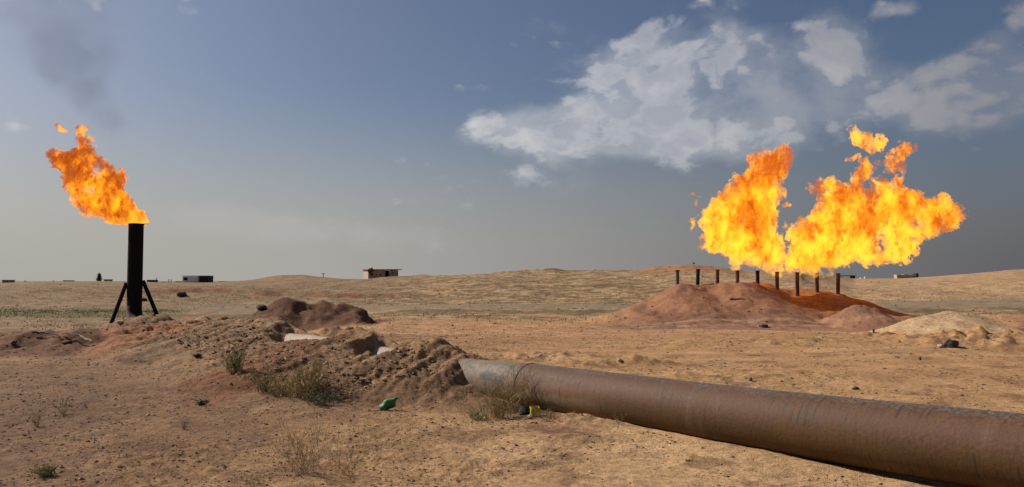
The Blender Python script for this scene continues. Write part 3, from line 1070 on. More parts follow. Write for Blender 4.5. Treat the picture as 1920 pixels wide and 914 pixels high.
# ------------------------------------------------------------------ flames
def surface_nets(f, iso=0.0):
    ins = f < iso
    nx, ny, nz_ = f.shape
    acc = np.zeros((nx - 1, ny - 1, nz_ - 1, 3))
    cnt = np.zeros((nx - 1, ny - 1, nz_ - 1))
    corners = [(a, b, c) for a in (0, 1) for b in (0, 1) for c in (0, 1)]
    for ax in range(3):
        for (a, b) in ((0, 0), (0, 1), (1, 0), (1, 1)):
            o0 = [0, 0, 0]
            oth = [k for k in range(3) if k != ax]
            o0[oth[0]], o0[oth[1]] = a, b
            o1 = list(o0)
            o1[ax] = 1
            sl0 = tuple(slice(o, o + n_ - 1) for o, n_ in zip(o0, f.shape))
            sl1 = tuple(slice(o, o + n_ - 1) for o, n_ in zip(o1, f.shape))
            A, B = f[sl0], f[sl1]
            m = (A < iso) != (B < iso)
            tt = np.where(m, (iso - A) / np.where(np.abs(B - A) < 1e-9, 1e-9, B - A), 0)
            p = np.zeros(A.shape + (3,))
            for k in range(3):
                p[..., k] = o0[k]
            p[..., ax] = tt
            acc += np.where(m[..., None], p, 0)
            cnt += m
    act = cnt > 0
    ids = -np.ones(act.shape, dtype=np.int64)
    ids[act] = np.arange(act.sum())
    g = np.stack(np.meshgrid(*[np.arange(n_) for n_ in act.shape], indexing='ij'), -1)
    V_ = (g[act] + acc[act] / cnt[act][:, None])
    quads = []
    for ax in range(3):
        o1 = [0, 0, 0]
        o1[ax] = 1
        A = ins
        sl = [slice(1, -1)] * 3
        sl0 = list(sl)
        sl0[ax] = slice(0, -1)
        sl1 = list(sl)
        sl1[ax] = slice(1, None)
        a, b = ins[tuple(sl0)], ins[tuple(sl1)]
        m = a != b
        I = np.argwhere(m)
        offs = np.array([0 if k == ax else 1 for k in range(3)])
        I = I + offs
        flip = a[m]
        oth = [k for k in range(3) if k != ax]
        e1 = np.zeros(3, int); e1[oth[0]] = 1
        e2 = np.zeros(3, int); e2[oth[1]] = 1
        q = [I - e1 - e2, I - e2, I, I - e1]
        ok = np.all([(qq_ >= 0).all(1) & (qq_ < np.array(act.shape)).all(1) for qq_ in q], axis=0)
        q = [qq_[ok] for qq_ in q]
        fl = flip[ok]
        Q = np.stack([ids[tuple(qq_.T)] for qq_ in q], -1)
        if ax == 1: fl = ~fl
        Q = np.where(fl[:, None], Q, Q[:, ::-1])
        quads.append(Q)
    return V_, np.concatenate(quads)


def flame_mat(name, hot, mid, dark, dens, sc, step, z0=0.0, z1=1.0, flow=(0, 0, 0), bias=0.0):
    m, t = new_mat(name)
    tco = t.n('ShaderNodeTexCoord')
    obj = tco.outputs['Object']
    v = t.mapping(obj, rot=flow, scale=(1.3, 1.3, .8))
    wp = t.noise(v, sc * 1.1, 3, .6, 0, 'Color')
    v2 = t.vm('ADD', v, t.vm('SCALE', t.vm('SUBTRACT', wp, (.5, .5, .5)), scale=1.5 / sc))
    n1 = t.noise(v2, sc * 1.9, 8, .74)
    n2 = t.noise(t.vm('ADD', v2, (7.3, 1.1, 4.0)), sc * .62, 9, .66)
    s3 = t.n('ShaderNodeSeparateXYZ')
    t.set(s3.inputs[0], obj)
    up = t.mr(s3.outputs[2], z0, z1, bias, bias - .10)
    n2 = t.math('ADD', n2, up)
    n2 = t.math('ADD', n2, t.mr(t.math('ABSOLUTE', s3.outputs[1]), .1, 1.3, .045, -.035))
    n2 = t.math('ADD', t.math('MULTIPLY', t.math('SUBTRACT', n2, .5), 1.65), .5)
    c = t.mix(t.mr(n2, .38, .49), dark, mid)
    c = t.mix(t.mr(n2, .48, .62), c, hot)
    d = t.mr(n1, .43, .58, .0, 1.0)
    d = t.math('MULTIPLY', d, dens)
    # the fresh gas low in the flame burns thinner
    d = t.math('MULTIPLY', d, t.mr(s3.outputs[2], z0 - .6, z0 + 1.2, .30, 1.0))
    em = t.n('ShaderNodeEmission')
    t.set(em.inputs[0], c)
    t.set(em.inputs[1], d)
    ab = t.n('ShaderNodeVolumeAbsorption')
    ab.inputs[0].default_value = (.10, .04, .02, 1)
    t.set(ab.inputs[1], t.math('MULTIPLY', d, .95))
    ad = t.n('ShaderNodeAddShader')
    t.nt.links.new(em.outputs[0], ad.inputs[0])
    t.nt.links.new(ab.outputs[0], ad.inputs[1])
    out = t.n('ShaderNodeOutputMaterial')
    t.nt.links.new(ad.outputs[0], out.inputs['Volume'])
    # the faint glowing skin of burning gas
    tr = t.n('ShaderNodeBsdfTransparent')
    e2 = t.n('ShaderNodeEmission')
    t.set(e2.inputs[0], (1.0, .48, .14))
    e2.inputs[1].default_value = .8
    mx = t.n('ShaderNodeMixShader')
    t.set(mx.inputs[0], t.mr(n1, .48, .60, .0, .11))
    t.nt.links.new(tr.outputs[0], mx.inputs[1])
    t.nt.links.new(e2.outputs[0], mx.inputs[2])
    t.nt.links.new(mx.outputs[0], out.inputs['Surface'])
    m.cycles.volume_step_rate = step
    return m


def sdf_grid(polys, holes, x0, x1, y0, y1):
    """signed distance (photo pixels, negative inside) to the union of outlines, minus blobs, on a 1 px grid"""
    gx, gy = np.meshgrid(np.arange(x0 - 60, x1 + 61.0), np.arange(y0 - 60, y1 + 61.0), indexing='ij')
    out = np.full(gx.shape, 1e9)
    for P in polys:
        d2 = np.full(gx.shape, 1e9)
        ins = np.zeros(gx.shape, bool)
        for (ax, ay), (bx, by) in zip(P, P[1:] + P[:1]):
            ex, ey = bx - ax, by - ay
            t_ = np.clip(((gx - ax) * ex + (gy - ay) * ey) / (ex * ex + ey * ey + 1e-9), 0, 1)
            d2 = np.minimum(d2, (gx - ax - t_ * ex) ** 2 + (gy - ay - t_ * ey) ** 2)
            c_ = ((ay > gy) != (by > gy)) & (gx < ex * (gy - ay) / ((by - ay) if by != ay else 1e-9) + ax)
            ins ^= c_
        out = np.minimum(out, np.sqrt(d2) * np.where(ins, -1, 1))
    for (hx, hy, rx, ry) in holes:
        q = np.sqrt(((gx - hx) / rx) ** 2 + ((gy - hy) / ry) ** 2)
        out = np.maximum(out, (1 - q) * min(rx, ry))
    return out


def flame(name, Y, polys, x0, x1, y0, y1, res, mat, label, seed, depth=60, amp=(16, 9, 6), cut=None, hol=(), off=0.0, bulge=55.0):
    """polys: outlines of the burning gas in photo pixels at depth Y; it is given a rounded, torn, three-dimensional body"""
    xs = np.arange(x0, x1, res)
    ys = np.arange(y0, y1, res)
    ds = np.arange(-depth, depth + .1, res * 1.5)
    X, D_, Yp = np.meshgrid(xs, ds, ys, indexing='ij')
    wx = fbm3(X, D_, Yp, 40, 3, .55, seed + 1) * 22
    wy = fbm3(X, D_, Yp, 40, 3, .55, seed + 2) * 22
    G = sdf_grid(polys, hol, x0, x1, y0, y1)
    u = np.clip(X + wx - (x0 - 60), 0, G.shape[0] - 2)
    v = np.clip(Yp + wy - (y0 - 60), 0, G.shape[1] - 2)
    iu, iv = u.astype(int), v.astype(int)
    fu, fv = u - iu, v - iv
    f = (G[iu, iv] * (1 - fu) + G[iu + 1, iv] * fu) * (1 - fv) + (G[iu, iv + 1] * (1 - fu) + G[iu + 1, iv + 1] * fu) * fv
    f = f + D_ ** 2 / bulge
    f = f + amp[0] * fbm3(X, D_, Yp * .8, 30, 2, .5, seed + 3) + amp[1] * fbm3(X + wx * .6, D_, Yp * .75, 15, 3, .62, seed + 4) + amp[2] * (np.abs(fbm3(X + wx, D_, Yp * .8, 8, 3, .65, seed + 5)) * 2 - .45) + off
    if cut is not None:
        f = np.maximum(f, cut(X, Yp))
    f[0], f[-1] = 9, 9
    f[:, 0], f[:, -1] = 9, 9
    f[:, :, 0], f[:, :, -1] = 9, 9
    Vg, Q = surface_nets(f)
    px = xs[0] + Vg[:, 0] * res
    dd = ds[0] + Vg[:, 1] * res * 1.5
    py = ys[0] + Vg[:, 2] * res
    sc = Y / FPX
    cp, sp = math.cos(PITCH), math.sin(PITCH)
    # flat plane at depth Y, thickness in metres
    c_ = (457 - py) / FPX
    dyv = cp - sp * c_
    k_ = Y / dyv
    P = np.stack([(px - 960) / FPX * k_, np.full_like(px, Y) + dd * sc, CAMZ + (sp + cp * c_) * k_], -1)
    o0 = P.mean(0)
    ob = np_mesh(name, P - o0, Q[:, ::-1], mat)
    ob.location = o0
    # outward normals
    me = ob.data
    return tag(ob, label, 'flame')


HOT = (1.35, .60, .045)
MID = (1.15, .33, .012)
DARK = (.72, .12, .004)
fm_l = flame_mat("stack_flame_gas", (1.12, .46, .014), (.86, .21, .004), (.30, .052, .003), 10.0, 2.0, .05, -2.2, 2.2, flow=(0, R(-35), 0), bias=-.02)
fm_r = flame_mat("burner_flame_gas", (1.42, .68, .035), (1.10, .35, .008), (.46, .075, .002), 4.4, 1.2, .03, -3.2, 3.2, flow=(0, R(10), 0), bias=.03)

z5 = lambda L: [(80 + a_ / 4.155, 210 + b_ / 4.155) for a_, b_ in L]
zr_ = lambda L: [(1270 + a_ / 3.046, 230 + b_ / 3.046) for a_, b_ in L]
flame("flame", SY, [z5([(790, 875), (778, 780), (700, 700), (640, 645), (598, 590), (628, 560), (652, 500), (600, 468), (545, 440), (470, 395), (405, 360), (385, 300), (378, 190), (345, 190), (312, 240), (322, 330),
                        (290, 298), (230, 330), (145, 330), (85, 360), (105, 430), (185, 450), (168, 530), (180, 640), (270, 705), (340, 775), (385, 812), (450, 830), (540, 880), (680, 875)])],
      70, 300, 205, 434, 1.7, fm_l, 'orange flame streaming left from the mouth of the black flare stack', 11, 42, (13, 15, 13), cut=lambda X, Y_: Y_ - 421.5, hol=[(178, 314, 8, 11), (170, 362, 11, 6)], off=-.8, bulge=42)
cutx = lambda X, Y_: (X - (1468 - (Y_ - 480) * .05))
flame("flame", 48.0, [zr_([(612, 860), (640, 760), (595, 650), (560, 600), (580, 520), (565, 450), (588, 400), (600, 330), (640, 290), (700, 250), (725, 190), (690, 150), (620, 135), (540, 160), (415, 160), (430, 230), (400, 280),
                           (335, 295), (290, 380), (190, 440), (150, 540), (165, 600), (135, 700), (175, 750), (240, 755), (300, 830), (370, 800), (440, 835), (520, 830)]),
                      zr_([(650, 290), (720, 330), (700, 370), (650, 395), (630, 340)]), zr_([(90, 545), (130, 540), (125, 600), (95, 600)]), zr_([(110, 430), (130, 450), (125, 490), (108, 470)])],
      1285, 1530, 250, 522, 1.9, fm_r, 'tall yellow orange flame over the left and middle risers of the red mound', 23, 56, (16, 17, 15), cut=cutx, off=2.0)
flame("flame", 48.0, [zr_([(590, 860), (640, 740), (650, 680), (600, 590), (720, 560), (800, 520), (815, 440), (840, 400), (755, 365), (790, 330), (900, 315), (960, 345), (1010, 330), (1005, 260), (1060, 205), (1130, 240), (1125, 300), (1155, 350),
                           (1200, 360), (1215, 330), (1195, 250), (1215, 215), (1260, 190), (1300, 120), (1335, 125), (1325, 175), (1270, 230), (1240, 300), (1250, 350), (1350, 380), (1400, 430), (1480, 425), (1540, 450), (1585, 480), (1625, 570),
                           (1520, 635), (1430, 660), (1330, 700), (1345, 770), (1310, 785), (1270, 740), (1240, 810), (1170, 770), (1060, 810), (980, 830), (900, 800), (830, 860), (730, 870), (660, 845)])],
      1455, 1845, 240, 524, 1.9, fm_r, 'wide yellow orange flame blown right from the right-hand risers of the red mound', 37, 56, (15, 17, 15), cut=lambda X, Y_: -cutx(X, Y_) + .8,
      hol=[(1627, 350, 10, 14), (1722, 427, 14, 8), (1655, 455, 8, 12), (1672, 330, 9, 12)], off=2.0)
flame("flame_wisp", 48.0, [zr_([(985, 45), (1050, 60), (1090, 95), (1155, 95), (1160, 130), (1090, 145), (1000, 130)])], 1575, 1670, 232, 300, 1.4, fm_r, 'torn orange wisp of flame floating highest above the red mound', 51, 24, (9, 13, 10), off=-1, bulge=25)
flame("flame_wisp", 48.0, [zr_([(955, 190), (1010, 185), (1015, 220), (960, 222)])], 1565, 1630, 270, 325, 1.4, fm_r, 'small wisp just below the highest torn wisp', 54, 16, (7, 9, 7), off=-1, bulge=25)
flame("flame_wisp", 48.0, [zr_([(625, 470), (690, 485), (685, 505), (630, 500)])], 1455, 1520, 365, 415, 1.4, fm_r, 'small pale wisp between the two big flames', 52, 18, (6, 9, 7), off=-1, bulge=25)
flame("flame_wisp", SY, [z5([(280, 160), (320, 120), (395, 88), (380, 125), (320, 175)])], 130, 195, 205, 262, 1.2, fm_l, 'dull wisp torn off the top of the stack flame', 53, 14, (5, 8, 5), off=-1, bulge=20)
flame("flame_wisp", SY, [z5([(100, 70), (150, 95), (175, 135), (120, 120)])], 85, 140, 208, 256, 1.2, fm_l, 'faint wisp adrift to the left above the stack flame', 55, 14, (5, 8, 5), off=-1, bulge=20)


# ------------------------------------------------------------------ smoke
def smoke(name, Y, path, label, dens, seed, colr=(.10, .095, .10)):
    """path: (px, py, width px) from foot to top; soft plume whose density fades from its middle"""
    P = [(W(p[0], p[1], Y), p[2] * Y / FPX) for p in path]
    z0, z1 = P[0][0].z, P[-1][0].z
    root = Vector((P[0][0].x, Y, z0))
    mb = MB()
    mb.tube([p - root for p, _ in P], [r_ * 1.9 for _, r_ in P], 24)
    vol = sum(Vector(mb.v[f_[0]]).dot(Vector(mb.v[f_[1]]).cross(Vector(mb.v[f_[2]]))) for f_ in mb.f)
    if vol < 0:
        mb.f = [f_[::-1] for f_ in mb.f]
    m, t = new_mat(name + "_air")
    obj = t.n('ShaderNodeTexCoord').outputs['Object']
    s3 = t.n('ShaderNodeSeparateXYZ')
    t.set(s3.inputs[0], obj)
    hz__ = t.math('DIVIDE', s3.outputs[2], z1 - z0)

    def curve(vals):
        fc = t.n('ShaderNodeFloatCurve')
        cv = fc.mapping.curves[0]
        mn, mxx = min(vals), max(vals)
        rg = (mxx - mn) or 1
        pts = [((p.z - z0) / (z1 - z0), (v - mn) / rg) for (p, _), v in zip(P, vals)]
        cv.points[0].location, cv.points[1].location = pts[0], pts[-1]
        for q in pts[1:-1]:
            cv.points.new(*q)
        fc.mapping.update()
        t.set(fc.inputs['Value'], hz__)
        return t.math('MULTIPLY_ADD', fc.outputs[0], rg, mn)
    wnz = t.vm('SUBTRACT', t.noise(obj, .35, 4, .55, 0, 'Color'), (.5, .5, .5))
    s4 = t.n('ShaderNodeSeparateXYZ')
    t.set(s4.inputs[0], wnz)
    cx = curve([p.x - root.x for p, _ in P])
    wd = curve([r_ for _, r_ in P])
    ddx = t.math('ADD', t.math('SUBTRACT', s3.outputs[0], cx), t.math('MULTIPLY', s4.outputs[0], t.math('MULTIPLY', wd, 2.2)))
    q = t.math('DIVIDE', t.math('SQRT', t.math('ADD', t.math('POWER', ddx, 2.0), t.math('POWER', s3.outputs[1], 2.0))), wd)
    # POWER of a negative base is undefined: use products
    for l in list(t.nt.links):
        pass
    ddx2 = t.math('MULTIPLY', ddx, ddx)
    dy2 = t.math('MULTIPLY', s3.outputs[1], s3.outputs[1])
    q = t.math('DIVIDE', t.math('ADD', ddx2, dy2), t.math('MULTIPLY', wd, wd))
    fall = t.mr(q, 1.5, 0.0)
    ends = t.math('MULTIPLY', t.mr(hz__, 0.0, .06), t.mr(hz__, 1.0, .72))
    nz_ = t.mr(t.noise(obj, .75, 5, .6), .36, .66, .1, 1.0)
    dd = t.math('MULTIPLY', t.math('MULTIPLY', fall, ends), t.math('MULTIPLY', nz_, dens))
    # thins as it spreads
    dd = t.math('MULTIPLY', dd, t.mr(hz__, .15, .6, 1.0, .35))
    pv = t.n('ShaderNodeVolumePrincipled')
    pv.inputs['Color'].default_value = (*colr, 1)
    t.set(pv.inputs['Density'], dd)
    t.nt.links.new(pv.outputs[0], t.n('ShaderNodeOutputMaterial').inputs['Volume'])
    m.cycles.volume_step_rate = .35
    ob = mb.build(name, m, None, True)
    ob.location = root
    return tag(ob, label, kind='stuff')


smoke("smoke", SY, [(200, 262, 26), (195, 228, 40), (165, 185, 52), (135, 140, 66), (115, 90, 84), (100, 30, 105), (80, -60, 135), (60, -200, 170)],
      'thin dark smoke drifting up and left from the stack flame', .18, 5)
smoke("smoke", 380, [(786, 514, 3), (800, 502, 5), (822, 497, 6), (850, 495, 6)], 'faint grey smoke smudge low on the far horizon', .012, 6, (.2, .2, .2))

# ------------------------------------------------------------------ far buildings and things on the skyline
plaster = pbr("pale_plaster", (.50, .41, .30), (.36, .28, .20), .9, 1.4, .3)
plaster_d = pbr("darker_plaster", (.46, .36, .26), (.33, .26, .19), .9, 1.4, .3)  # darker copy with the ruin's unlit-wall shade in its colour; huts share it
dark_m = pbr("dark_opening", (.012, .010, .009), (.006, .005, .005), .9, 3, .2)
roof_m = pbr("concrete_roof", (.20, .14, .11), (.12, .08, .065), .9, 2, .3)
metal_m = pbr("pale_sheet_metal", (.72, .72, .70), (.6, .6, .6), .6, 1, .2)
darkmetal = pbr("dark_sheet_metal", (.035, .037, .042), (.02, .02, .024), .7, 2, .3)
white_m = pbr("white_paint", (.75, .75, .73), (.6, .6, .58), .7, 4, .2)
rubble_m = pbr("rubble", (.12, .09, .07), (.05, .04, .035), .95, 3, .5)


def wall_holes(parent, name, mat, x0, x1, y, z0, z1, holes, th=.22, side='y'):
    """a wall slab along x with rectangular openings cut through it"""
    xs = sorted({x0, x1, *[h[0] for h in holes], *[h[1] for h in holes]})
    zs = sorted({z0, z1, *[h[2] for h in holes], *[h[3] for h in holes]})
    mb = MB()
    for a, b in zip(xs[:-1], xs[1:]):
        for c, d in zip(zs[:-1], zs[1:]):
            mx, mz = (a + b) / 2, (c + d) / 2
            if any(h[0] < mx < h[1] and h[2] < mz < h[3] for h in holes): continue
            if side == 'y':
                mb.box(((a + b) / 2, y, (c + d) / 2), (b - a, th, d - c))
            else:
                mb.box((y, (a + b) / 2, (c + d) / 2), (th, b - a, d - c))
    return mb.build(name, mat, parent)


# main ruin
BY = 219.0
bl, br = W(691, 525, BY), W(746, 524, BY)
zb = W(700, 525.5, BY).z
bx = empty("concrete_ruin", (bl.x, BY, zb), R(25), 'flat roofed pale concrete building alone on the far ridge', 'building')
kx_ = (br.x - bl.x) / 55.0 / math.cos(R(15.4))
hB = 2.75
wall_holes(bx, "side_wall", plaster, .13, 5.0, 0.0, -.6, hB, [], .25, 'x')
wall_holes(bx, "front_wall", plaster_d, -.125, 30.5 * kx_, 0, -.6, hB,
           [(13.2 * kx_, 15.4 * kx_, 1.25, 1.65), (20.4 * kx_, 22.6 * kx_, 1.25, 1.65)], .25)
wall_holes(bx, "back_wall", plaster_d, .13, 54 * kx_, 5.13, -.6, hB, [], .25)
MB().box((30.6 * kx_, 2.6, hB / 2 - .3), (.22, 4.7, hB + .58)).build("partition", plaster_d, bx)
MB().box((34.6 * kx_, 4.2, hB / 2 - .3), (7.6 * kx_, .2, hB + .5)).build("recess_wall", dark_m, bx)
MB().box((39.7 * kx_, 0.2, hB / 2 - .35), (2.4 * kx_, .7, hB + .5)).build("pillar", plaster, bx)
wall_holes(bx, "annex_wall", plaster_d, 41 * kx_, 54 * kx_, .05, -.6, hB, [(43 * kx_, 45.5 * kx_, 1.5, 2.15), (50 * kx_, 51.6 * kx_, 1.7, 2.1)], .25)
MB().box((54 * kx_ + .12, 2.5, hB / 2 - .3), (.22, 5.0, hB + .58)).build("end_wall", plaster_d, bx)
MB().box((15 * kx_, 2.5, hB + .12), (32 * kx_ + .6, 6.1, .2)).build("roof", roof_m, bx)
MB().box((45 * kx_ + .3, 2.4, hB + .16), (22 * kx_ + .9, 6.2, .2)).build("roof", roof_m, bx)
g = np.random.default_rng(3)
for k_ in range(14):
    rb_ = MB().box((0, 0, 0), (g.uniform(.5, .9), g.uniform(.3, .6), g.uniform(.25, .5)), g.uniform(0, 3), g.uniform(-.6, .6), g.uniform(-.5, .5)).build("rubble_chunk", rubble_m, bx)
    rb_.location = (g.uniform(0, 7.5) * kx_, g.uniform(-.45, .1), g.uniform(hB - .75, hB + .45) if k_ < 10 else g.uniform(1.2, 2.2))

# containers at the left
CY = 226.0
a, b = W(342, 533, CY), W(391, 533, CY)
zc_ = zat(533.5, CY)
cr = empty("site_cabin", (a.x, CY, zc_), R(-4), 'long pale metal shed with a dark open right end, left of centre on the plain', 'shed')
Lc = b.x - a.x
MB().box((Lc * .30, 1.6, 1.15), (Lc * .60, 3.2, 2.3)).build("body", metal_m, cr)
e = MB()
MB().box((Lc * .80, 1.75, 1.2), (Lc * .40, 3.4, 2.35)).build("dark_bay", darkmetal, cr)
for k_ in range(5):
    MB().box((Lc * (.64 + k_ * .085), .0, 1.2), (.12, .14, 2.3)).build("post", metal_m if k_ == 0 else soot, cr)
MB().box((Lc * .5, 1.6, 2.42), (Lc * 1.02, 3.6, .12)).build("roof", metal_m, cr)
MB().box((Lc * .12, -.02, 1.55), (1.1, .1, .8)).build("window", dark_m, cr)


def hut(px0, px1, py0, py1, Y, label, mat, roofm, win=1, rz=0.0, name="hut", cat="hut"):
    a, b = W(px0, py1, Y), W(px1, py1, Y)
    h_ = (py1 - py0) * Y / FPX
    r_ = empty(name, (a.x, Y, a.z), rz, label, cat)
    L = b.x - a.x
    MB().box((L / 2, 1.5, h_ * .42 - .5), (L * .92, 3, h_ * .84 + 1)).build("wall", mat, r_)
    MB().box((L / 2, 1.5, h_ * .90), (L, 3.6, h_ * .14)).build("roof", roofm, r_)
    for k_ in range(win):
        MB().box((L * (k_ + 1) / (win + 1), -.02, h_ * .5), (L * .12, .08, h_ * .3)).build("window", dark_m, r_)
    return r_


hut(3, 19, 525, 532, 300, 'low brown hut at the far left edge of the horizon', plaster_d, rubble_m, 2)
hut(194, 204, 524, 529, 300, 'small flat hut just right of the far tree', plaster_d, rubble_m, 1)
hut(275, 289, 525, 530, 260, 'dark flat roofed hut just right of the black stack', rubble_m, darkmetal, 1)
hut(302, 313, 529, 533, 250, 'low pale hut between the stack and the metal shed', plaster, rubble_m, 1)
hut(329, 340, 528, 533, 240, 'small dark lean-to at the left end of the metal shed', plaster_d, darkmetal, 1)
hut(118, 131, 526, 530, 280, 'dark low hut on the broken ground left of the tree', rubble_m, rubble_m, 0)
hut(410, 418, 528, 532, 250, 'tiny mound-like hut right of the metal shed', rubble_m, rubble_m, 0)

# shelter and ruined block on the right
QY = 246.0
a, b = W(1574, 524, QY), W(1605, 524, QY)
zr = zat(524.5, QY)
r_ = empty("shelter", (a.x, QY, zr), 0, 'open flat roofed shelter on posts behind the last riser', 'shelter')
L = b.x - a.x
MB().box((L / 2, 1, 1.15), (L, 2.6, .2)).build("roof", soot, r_)
MB().box((L * .88, 1, .5), (.75, 2.0, 1.2)).build("block_wall", darkmetal, r_)
MB().box((L * .12, .3, .45), (.8, .12, 1.0), ry=.15).build("white_panel", white_m, r_)
MB().box((.1, .3, .45), (.14, .14, 1.3)).build("post", soot, r_)
a, b = W(1682, 523, QY), W(1723, 523, QY)
r_ = empty("ruined_block", (a.x, QY, zat(524, QY)), 0, 'roofless sand coloured block ruin on the right skyline', 'ruin')
L = b.x - a.x
mb = MB()
n_ = 7
for k_ in range(n_):
    mb.box((L * .38 / 1 * (k_ + .5) / n_ * 2, 1.0, .75 - .04 * abs(k_ - 3)), (L * .76 / n_ + .002 * k_, 2.0, 1.55 - .08 * (k_ % 3)))
mb.build("wall", plaster_d, r_)
MB().box((L * .93, 1, .85), (.75, 2, 1.9)).build("pier", darkmetal, r_)
mb = MB()
for k_ in range(9):
    mb.box((L * g.uniform(.72, .9), g.uniform(0, .6), g.uniform(.1, .75)), (g.uniform(.3, .9), .5, g.uniform(.2, .4)), g.uniform(0, 3), g.uniform(-.4, .4))
mb.build("rubble", rubble_m, r_)


def small(px, py, Y, name, label, cat, w, h_, mat, kind='box', group=None):
    p = W(px, py, Y)
    z_ = p.z - h_ * .1
    mb = MB()
    if kind == 'box':
        mb.box((0, 0, h_ * .3), (w, w * .7, h_ * .6), .4, 0, 0, .9)
        mb.box((w * .1, 0, h_ * .78), (w * .5, w * .5, h_ * .36), .2, 0, 0, .8)
    o_ = mb.build(name, mat)
    o_.location = (p.x, Y, z_)
    return tag(o_, label, cat, group)


small(1614, 524, 240, "water_tank", 'small white tank just right of the shelter', 'tank', .8, .6, white_m)
small(1622, 523, 250, "water_drum", 'small whitish drum right of the small white tank', 'drum', .6, .8, metal_m)
small(1776, 520, 215, "white_sack", 'white sack lying on the right skyline', 'sack', 1.0, .5, white_m)
small(1787, 519, 215, "dark_slab", 'dark slab beside the white sack on the skyline', 'slab', 1.3, .4, rubble_m)
small(1739, 524, 235, "dark_oil_can", 'dark can on the skyline right of the ruined block', 'can', .7, .4, rubble_m)
small(1858, 512, 225, "dark_boulder", 'dark boulder high on the right skyline', 'boulder', .8, .5, rubble_m)

# mast-like marker on the reddish hill
p = W(1301, 500, 168)
r_ = empty("marker_post", (p.x, 168, p.z - .3), 0, 'thin post with a round grey head on the reddish hill', 'post')
MB().tube([(0, 0, 0), (0, 0, .85)], .04, 6).build("pole", grey_m, r_)
MB().lathe([(0, .75), (.17, .85), (.2, 1.0), (.17, 1.14), (0, 1.2)], 10).build("head", darkmetal, r_)
MB().box((.25, 0, .33), (.5, .1, .08)).build("crossbar", grey_m, r_)

# utility poles
pole_data = [(293, 521, 533, 300, 'thin utility pole just right of the black stack on the horizon'), (316, 524, 533, 330, 'left one of the faint lattice poles before the metal shed'),
             (321, 524, 533, 330, 'right one of the faint lattice poles before the metal shed'), (376, 521, 529, 250, 'short mast rising behind the metal shed roof'),
             (399, 520, 533, 280, 'tall thin pole right of the metal shed'), (47, 526, 532, 300, 'stubby pole near the left edge of the horizon'),
             (100, 526, 530, 300, 'stubby post on the horizon above the broken ground'), (606, 512, 522, 235, 'thin pole on the ridge left of the concrete building')]
for (px, y0, y1, Y, lab) in pole_data:
    a, b = W(px, y1, Y), W(px, y0, Y)
    r_ = empty("utility_pole", (a.x, Y, a.z - .4), 0, lab, 'pole', 'thin poles along the horizon')
    h_ = b.z - a.z + .4
    MB().tube([(0, 0, 0), (0, 0, h_)], [.13, .09], 6).build("pole", darkmetal, r_)
    MB().box((0, 0, h_ - .25), (1.0, .1, .1)).build("crossarm", darkmetal, r_)

# ------------------------------------------------------------------ far tree
leaf_m = pbr("tree_leaf", (.045, .065, .035), (.022, .034, .02), .8, 2, .2)
bark_m = pbr("bark", (.09, .065, .045), (.05, .035, .025), .9, 6, .5)


def tree(px, py0, py1, Y, wpx, label, seed):
    a, b = W(px, py1, Y), W(px, py0, Y)
    h_ = b.z - a.z
    wr = wpx / 2 * Y / FPX
    g = np.random.default_rng(seed)
    r_ = empty("far_tree", (a.x, Y, a.z - .2), 0, label, 'tree')
    tr = MB()
    tr.tube([(0, 0, 0), (.05, 0, h_ * .4), (-.03, 0, h_ * .85)], [.22, .15, .05], 7)
    for k_ in range(9):
        q = g.uniform(0, 6.28)
        z_ = h_ * g.uniform(.2, .75)
        rr_ = wr * .75 * (1 - z_ / h_ * .7)
        tr.tube([(0, 0, z_), (math.cos(q) * rr_ * .6, math.sin(q) * rr_ * .6, z_ + .35), (math.cos(q) * rr_, math.sin(q) * rr_, z_ + .6)], [.06, .04, .02], 5)
    tr.build("trunk", bark_m, r_)
    mb = MB()
    cl_ = [(g.uniform(0, 6.28), g.uniform(.1, 1.0), g.uniform(0, 1)) for _ in range(60)]
    for q, zz_, rq in cl_:
        prof = (1 - zz_) ** .85 * .9 + .05
        cx_, cy_ = math.cos(q) * wr * prof * rq, math.sin(q) * wr * prof * rq
        cz_ = h_ * (.12 + .86 * zz_)
        for _ in range(60):
            d = g.normal(0, 1, 3) * (.17, .17, .2)
            s_ = g.uniform(.07, .16)
            c = np.array([cx_, cy_, cz_]) + d
            u, v_ = g.normal(0, 1, 3), g.normal(0, 1, 3)
            u /= np.linalg.norm(u)
            v_ /= np.linalg.norm(v_)
            mb.add([c - u * s_, c + v_ * s_ * .7, c + u * s_, c - v_ * s_ * .7], [(0, 1, 2, 3)])
    mb.build("crown", leaf_m, r_)


tree(186, 513, 530, 262, 11, 'dark conical tree alone on the horizon left of the black stack', 4)
for (px, y0, w_, lab, sd_) in ((497, 517, 16, 0, 1), (560, 519, 12, 0, 2)):
    pass

# ------------------------------------------------------------------ near rocks and litter
rock_m = pbr("dark_rock", (.075, .06, .05), (.03, .025, .022), .9, 6, .8, bdist=.03)
brown_rock = pbr("brown_rock", (.20, .13, .085), (.11, .07, .05), .95, 6, .8, bdist=.03)
pale_rock = pbr("pale_rock", (.46, .36, .26), (.34, .26, .18), .9, 8, .6)


